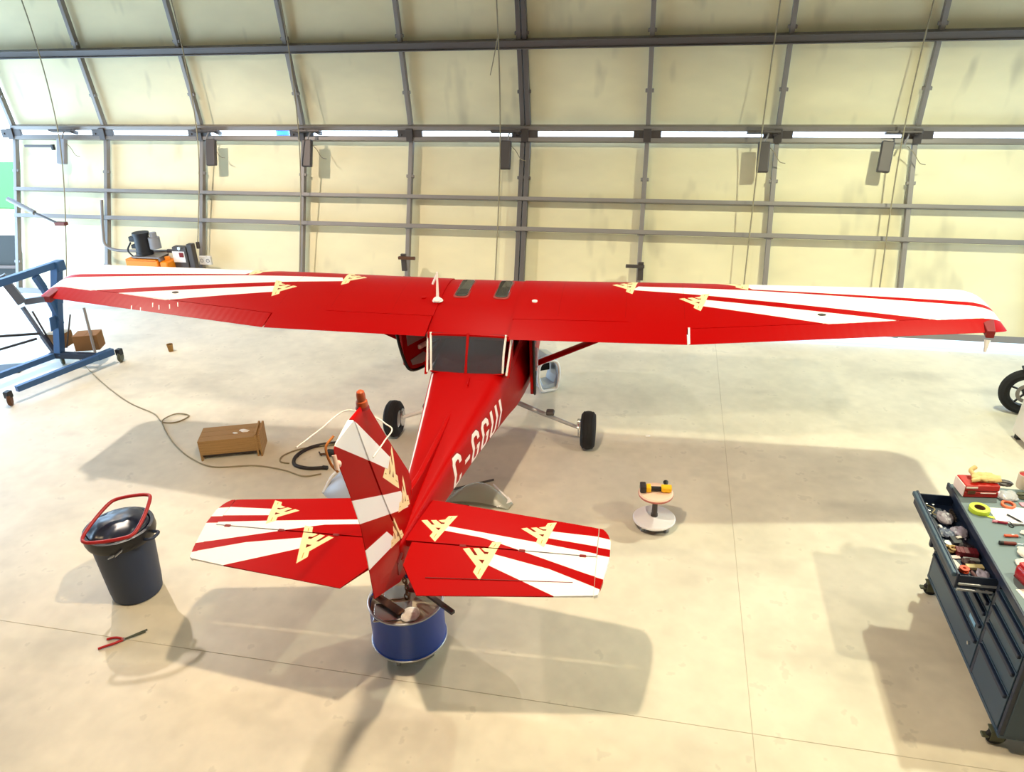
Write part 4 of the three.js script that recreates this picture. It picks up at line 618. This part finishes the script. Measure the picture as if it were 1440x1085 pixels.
{ // in the open drawer
  const Y = 0.928, X = (x) => x;
  const it = (n, g, m, l, c, x, z, r = 0, dy = 0) => item(n, g, m, l, c, [x, Y + dy, z], r, 'small things in the open drawer');
  const sock = () => lathe([[0, 0], [0.011, 0], [0.012, 0.002], [0.012, 0.028], [0.009, 0.03], [0.007, 0.03], [0.007, 0.012], [0, 0.012]], 18);
  it('socket', sock(), M.chrome, 'small chrome socket at the far corner of the drawer', 'socket', 2.26, -5.83); it('socket', sock(), M.chrome, 'chrome socket right of the far corner socket', 'socket', 2.31, -5.82); it('socket', sock().scale(1.3, 1.2, 1.3), M.chrome, 'wider chrome socket in front of the two corner sockets', 'socket', 2.25, -5.72);
  it('ratchet', [cyl(0.008, 0.008, 0.15).rotateX(Math.PI / 2).translate(0, 0.012, 0), cyl(0.017, 0.017, 0.02, 0, 0.012, -0.085)], M.chrome, 'chrome ratchet lying along the drawer front', 'ratchet', 2.245, -5.6);
  it('bulb', new THREE.SphereGeometry(0.016, 16, 12).scale(1, 1, 1.5).translate(0, 0.016, 0), M.white, 'small white bulb near the drawer front', 'bulb', 2.28, -5.51, 0.4);
  it('wire_bundle', tube([[-0.05, 0.01, -0.14], [0.02, 0.02, -0.06], [-0.01, 0.015, 0.0], [0.03, 0.03, 0.05]], 0.006, 40), M.cable, 'thin tan wire snaking along the drawer front', 'wire', 2.285, -5.7);
  it('plastic_bag', crump(0.06, 0.06, 0.09, 21), S(0x8f8a96, 0.4), 'grey plastic bag of parts in the far half of the drawer', 'bag', 2.35, -5.64); it('plastic_bag', crump(0.06, 0.05, 0.07, 24), S(0xa49fb4, 0.4), 'lilac-grey bag against the cabinet side of the drawer', 'bag', 2.405, -5.46); it('plastic_bag', crump(0.06, 0.045, 0.06, 27), S(0x59627a, 0.35), 'blue-grey bag in front of the other bags', 'bag', 2.31, -5.43);
  it('tin', box(0.1, 0.03, 0.09, 0, 0.015, 0, 0.006), S(0x1b1d29, 0.4), 'black flat tin in the middle of the drawer', 'tin', 2.36, -5.34, 0.1); it('label_tag', box(0.05, 0.012, 0.03, 0, 0.006, 0, 0.003), M.lilac, 'pale lilac tag near the cabinet side', 'tag', 2.41, -5.39, 0.1); it('label_tag', box(0.04, 0.012, 0.03, 0, 0.006, 0, 0.003), M.offWhite, 'off-white tag lying on the black tin', 'tag', 2.37, -5.36, 0.4, 0.03);
  it('pencil', cyl(0.004, 0.004, 0.14, 0, 0, 0, 6).rotateZ(Math.PI / 2).translate(0, 0.012, 0), M.pinkWhite, 'pale pencil lying across the drawer', 'pencil', 2.36, -5.265, -0.2);
  it('twine', [torus(0.035, 0.012, 24, 8).rotateX(Math.PI / 2).translate(0, 0.012, 0), torus(0.025, 0.01, 24, 8).rotateX(Math.PI / 2).translate(0.02, 0.03, 0.01)], M.rope, 'coil of cream twine near the drawer front', 'twine', 2.27, -5.23);
  it('red_box', [box(0.15, 0.045, 0.075, 0, 0.023, 0, 0.004), ...[-0.05, -0.02, 0.01, 0.04].map(x => box(0.006, 0.048, 0.077, x, 0.024, 0, 0.002))], S(0x641424, 0.5), 'dark red ribbed box in the middle of the drawer', 'box', 2.375, -5.19, -0.05);
  it('small_card', box(0.07, 0.01, 0.035, 0, 0.005, 0, 0.002), M.pinkWhite, 'cream card beside the coil of twine', 'card', 2.285, -5.14, 0.2);
  it('grey_tray', box(0.11, 0.02, 0.04, 0, 0.01, 0, 0.004), M.grey, 'grey tray in front of the dark red box', 'tray', 2.39, -5.12); it('pale_block', box(0.12, 0.025, 0.045, 0, 0.013, 0, 0.004), S(0xcdbf8e, 0.7), 'pale tan wooden block across the near drawer', 'block', 2.385, -5.03, 0.1);
  it('dark_pouch', crump(0.05, 0.035, 0.04, 51), S(0x241c26, 0.6), 'black cloth pouch between the black tin and the cabinet side', 'pouch', 2.4, -5.28);
  it('socket_rail', [box(0.02, 0.008, 0.16, 0, 0.004, 0, 0.002), ...[-0.06, -0.03, 0, 0.03, 0.06].map(z => cyl(0.01, 0.01, 0.025, 0, 0.02, z, 14))], M.steelDark, 'dark rail of small sockets along the far cabinet side', 'socket rail', 2.43, -5.7);
  it('washer', cyl(0.03, 0.03, 0.008, 0, 0.004, 0), M.alu, 'large round shiny washer just behind the pencil', 'washer', 2.29, -5.32); it('black_grip', bar([-0.05, 0.014, 0], [0.05, 0.014, 0.015], 0.013), M.black, 'black tool grip beside the lilac-grey glove', 'grip', 2.41, -4.88);
  it('brown_pouch', crump(0.045, 0.03, 0.04, 57), S(0x3a2226, 0.7), 'dark brown leather pouch behind the orange reel', 'pouch', 2.36, -5.09);
  it('orange_reel', [lathe([[0.012, 0], [0.034, 0], [0.034, 0.006], [0.022, 0.008], [0.022, 0.022], [0.034, 0.024], [0.034, 0.03], [0.012, 0.03], [0.012, 0]], 28)], S(0xd2502c, 0.5), 'orange-red wire reel in the near drawer', 'reel', 2.3, -4.985); it('white_wrapper', crump(0.035, 0.03, 0.05, 33), M.white, 'white wrapper between the twine and the orange reel', 'wrapper', 2.25, -5.04);
  it('work_glove', crump(0.045, 0.04, 0.05, 35), M.lilac, 'lilac-grey work glove in the near right of the drawer', 'glove', 2.415, -4.95); it('cyan_note', box(0.07, 0.006, 0.05, 0, 0.003, 0, 0.001), S(0x8ae0e6, 0.7), 'pale cyan note at the near end of the drawer', 'note', 2.255, -4.89, 0.1); it('file_grip', [bar([0, 0.014, -0.05], [0.02, 0.014, 0.05], 0.012)], S(0x6e4a4e, 0.6), 'dusky pink tool handle beside the orange reel', 'handle', 2.345, -4.92);
}
// ------------------------------------------------------------------ right edge: motorcycle and white bin
{
  const t = thing('motorcycle', 'dark motorcycle wheel and frame at the right edge of the floor', 'motorcycle', [4.56, 0, -9.66], -0.2);
  mk('tyre', lathe([[0.205, -0.04], [0.25, -0.062], [0.29, -0.045], [0.308, -0.015], [0.31, 0], [0.308, 0.015], [0.29, 0.045], [0.25, 0.062], [0.205, 0.04]], 56).rotateX(Math.PI / 2).translate(0, 0.31, 0), M.rubber, t);
  const w = mk('rim', lathe([[0.185, -0.035], [0.212, -0.045], [0.212, 0.045], [0.185, 0.035], [0.185, -0.035]], 48).rotateX(Math.PI / 2).translate(0, 0.31, 0), M.black, t);
  for (let i = 0; i < 5; i++) { const a = i * Math.PI * 0.4 + 0.35; mk('spoke', beam([Math.cos(a) * 0.04, 0.31 + Math.sin(a) * 0.04, 0], [Math.cos(a) * 0.19, 0.31 + Math.sin(a) * 0.19, 0], 0.03, 0.02), M.black, w); }
  mk('hub', cyl(0.05, 0.05, 0.1).rotateX(Math.PI / 2).translate(0, 0.31, 0), M.black, w); mk('brake_disc', lathe([[0.085, -0.003], [0.13, -0.003], [0.13, 0.003], [0.085, 0.003], [0.085, -0.003]], 40).rotateX(Math.PI / 2).translate(0, 0.31, 0.06), M.steel, w);
  mk('caliper', box(0.07, 0.1, 0.05, 0.1, 0.38, 0.07, 0.015), M.black, t); mk('swing_arm', [beam([0, 0.31, 0.085], [0.55, 0.36, 0.085], 0.03, 0.06), beam([0, 0.31, -0.085], [0.55, 0.36, -0.085], 0.03, 0.06)], M.steelDark, t);
  mk('mudguard', [extr(range(20, 110, 12).map(a => [Math.cos(a * D) * 0.34, 0.31 + Math.sin(a * D) * 0.34]).concat(range(110, 20, 12).map(a => [Math.cos(a * D) * 0.325, 0.31 + Math.sin(a * D) * 0.325])), 0.12, 0.003).translate(0, 0, -0.06), box(0.03, 0.06, 0.06, -0.06, 0.66, 0)], M.black, t);
  mk('seat', box(0.7, 0.12, 0.24, 0.55, 0.78, 0, 0.05), M.black, t); mk('frame', [bar([0.1, 0.74, 0.08], [0.55, 0.36, 0.08], 0.025), bar([0.1, 0.74, -0.08], [0.55, 0.36, -0.08], 0.025), bar([0.55, 0.36, 0.0], [1.2, 0.45, 0], 0.03)], M.steelDark, t); mk('engine', [box(0.4, 0.36, 0.3, 0.85, 0.42, 0, 0.05), cyl(0.1, 0.1, 0.34).rotateX(Math.PI / 2).translate(0.75, 0.4, 0)], M.grey, t); mk('fuel_tank', box(0.5, 0.26, 0.28, 1.1, 0.86, 0, 0.1), S(0x20252e, 0.3), t);
  mk('front_wheel', [torus(0.27, 0.045, 40, 12).translate(1.45, 0.315, 0)], M.rubber, t); mk('fork', [bar([1.45, 0.315, 0.08], [1.2, 1.0, 0.08], 0.025), bar([1.45, 0.315, -0.08], [1.2, 1.0, -0.08], 0.025), bar([1.2, 1.02, -0.35], [1.2, 1.02, 0.35], 0.014)], M.chrome, t); mk('kick_stand', bar([0.6, 0.36, 0.12], [0.62, 0.012, 0.3], 0.014), M.black, t);
  const b = thing('white_bin', 'white plastic wheeled bin at the right edge in front of the motorcycle', 'bin', [4.5, 0, -8.78], 0.1);
  mk('body', (() => { const g = prep(box(0.5, 0.72, 0.5, 0, 0.43, 0, 0.03)), p = g.attributes.position; for (let i = 0; i < p.count; i++) { const k = 1.1 - 0.2 * (0.79 - p.getY(i)) * -1 - 0.16 * 1; const q = 1 + 0.14 * (0.43 - p.getY(i)); p.setX(i, p.getX(i) * q); p.setZ(i, p.getZ(i) * q); } g.computeVertexNormals(); return g; })(), M.offWhite, b);
  mk('lid', box(0.46, 0.04, 0.46, 0, 0.8, 0, 0.015), M.offWhite, b); for (const [x, z] of [[-0.2, 0.24], [0.2, 0.24]]) { const c = mk('castor', cyl(0.07, 0.07, 0.05).rotateX(Math.PI / 2).translate(x, 0.07, z + 0.04), M.black, b); mk('hub_cap', cyl(0.045, 0.045, 0.056).rotateX(Math.PI / 2).translate(x, 0.07, z + 0.04), M.pinkWhite, c); }
  mk('foot', [box(0.06, 0.08, 0.06, -0.2, 0.04, -0.2), box(0.06, 0.08, 0.06, 0.2, 0.04, -0.2)], M.black, b);
}
tag(item('barrel', lathe([[0, 0], [0.27, 0], [0.29, 0.03], [0.29, 0.3], [0.3, 0.32], [0.29, 0.34], [0.29, 0.6], [0.3, 0.62], [0.29, 0.64], [0.285, 0.9], [0.26, 0.93], [0, 0.93]]), S(0x0b57c4, 0.4), 'blue plastic barrel outside, seen through the gap in the door hinge line', 'barrel', [-16.99, -0.04, -31.78]), 0, 0);
// ------------------------------------------------------------------ left edge: blue hoist stand and boxes
{
  const t = thing('hoist_stand', 'blue steel wheeled hoist stand at the left edge by the wing tip', 'hoist', [0, 0, 0]);
  mk('leg', [beam([-8.86, 0.2, -7.86], [-8.47, 0.2, -9.12], 0.075, 0.085), beam([-8.5, 0.2, -9.05], [-8.42, 0.2, -9.3], 0.1, 0.1)], M.blueSteel, t);
  mk('leg', [beam([-9.55, 0.2, -8.0], [-9.2, 0.2, -9.1], 0.075, 0.085)], M.blueSteel, t);
  mk('cross_bar', [beam([-9.3, 0.2, -9.02], [-8.5, 0.2, -9.08], 0.09, 0.09)], M.navy, t);
  mk('mast', [beam([-9.16, 0.2, -9.04], [-9.06, 1.0, -9.18], 0.11, 0.11), beam([-9.06, 1.0, -9.18], [-8.98, 1.58, -9.3], 0.12, 0.12)], M.blueSteel, t);
  mk('boom', [beam([-8.98, 1.58, -9.34], [-9.26, 1.54, -8.2], 0.09, 0.1), box(0.14, 0.16, 0.16, -8.98, 1.55, -9.32, 0.02)], M.blueSteel, t);
  mk('brace', [beam([-9.07, 1.5, -8.95], [-9.08, 1.28, -9.04], 0.08, 0.09), beam([-9.08, 1.28, -9.04], [-9.06, 0.75, -9.14], 0.07, 0.08)], M.blueSteel, t);
  mk('gusset', extr([[0, 0], [0.22, 0.06], [0.2, 0.22], [0.03, 0.2]], 0.012).rotateY(1.3).translate(-9.12, 0.62, -8.98), M.blueSteel, t);
  mk('back_frame', [beam([-9.62, 1.5, -8.9], [-9.5, 1.05, -9.0], 0.1, 0.12), beam([-9.5, 1.05, -9.05], [-8.98, 1.1, -9.24], 0.07, 0.09), beam([-9.52, 0.98, -9.0], [-9.38, 0.5, -9.05], 0.05, 0.05), beam([-9.38, 0.5, -9.05], [-9.25, 0.22, -9.05], 0.06, 0.06)], S(0x5a616e, 0.5), t);
  mk('stay_rod', [bar([-9.95, 0.62, -8.6], [-9.38, 0.55, -9.02], 0.02), bar([-9.9, 0.42, -8.4], [-9.42, 0.48, -8.98], 0.018)], M.black, t);
  mk('stay_rod', [bar([-8.72, 0.9, -9.3], [-8.56, 0.25, -9.1], 0.02)], M.steel, t); mk('stay_rod', bar([-9.0, 0.78, -9.3], [-9.05, 0.3, -9.1], 0.012), M.steelDark, t); mk('stay_rod', bar([-9.42, 0.9, -9.05], [-9.28, 0.25, -9.1], 0.014), M.steelDark, t);
  for (const [x, z, r, m, tw] of [[-8.9, -7.74, 0.09, M.brown, 0.6], [-8.36, -9.36, 0.085, M.castIron, 0.3], [-9.52, -7.92, 0.08, M.brown, 0.2], [-9.22, -9.12, 0.08, M.castIron, 0.9]]) { const c = mk('castor', lathe([[0, -0.025], [r * 0.85, -0.025], [r, -0.014], [r, 0.014], [r * 0.85, 0.025], [0, 0.025]], 24).rotateZ(Math.PI / 2).rotateY(tw).translate(x, r, z), m, t); mk('fork', [box(0.08, 0.1, 0.09, x, r + 0.08, z, 0.01)], M.black, c); }
  const bx = (l, x, z, w, h, d, r, tp) => { const b = thing('cardboard_box', l, 'box', [x, 0.245, z], r, 'boxes on the hoist stand'); mk('carton', box(w, h, d, 0, h / 2, 0, 0.008), M.cardboard, b); mk('flap', [box(w * 0.49, 0.006, d, -w * 0.25, h + 0.003, 0), box(w * 0.49, 0.006, d, w * 0.25, h + 0.003, 0)], tp, b); return b; };
  bx('brown cardboard box on the blue hoist stand, right of the mast', -8.78, -9.28, 0.36, 0.24, 0.26, 0.35, M.cardboard); bx('brown cardboard box behind the mast of the blue hoist stand', -9.33, -9.3, 0.3, 0.22, 0.24, 0.1, S(0xcbb79a, 0.9));
  const s = thing('lifting_sling', 'yellow lifting sling hanging at the left edge below the boom', 'sling', [-9.55, 0.95, -8.35]);
  mk('webbing', [tube([[-0.14, 0.35, 0], [-0.12, 0.1, 0], [0.0, -0.02, 0], [0.14, 0.12, 0], [0.16, 0.36, 0]], 0.035, 40)], M.yellow, s); mk('load', box(0.26, 0.16, 0.2, 0.01, 0.18, 0, 0.03), M.brown, s); mk('cover', box(0.3, 0.12, 0.24, 0.01, 0.34, 0, 0.03), M.offWhite, s); mk('hanger', bar([0.02, 0.4, 0], [0.24, 0.56, 0], 0.012), M.steelDark, s);
  const w = thing('leaning_board', 'dark green-grey board standing outside the left door edge', 'board', [-13.75, 0, -12.9], 0.1); mk('board', box(0.9, 0.95, 0.05, 0, 0.48, 0, 0.01).rotateX(-0.06), S(0x141c1c, 0.7), w); mk('batten', [box(0.9, 0.06, 0.03, 0, 0.3, 0.06)], M.steelDark, w);
  item('floor_mat', box(0.8, 0.025, 0.35, 0, 0.0125, 0, 0.01), M.black, 'black strip lying on the floor at the left edge by the hoist', 'mat', [-10.1, 0, -8.75], 0.35);
}

renderer.render(scene, camera);
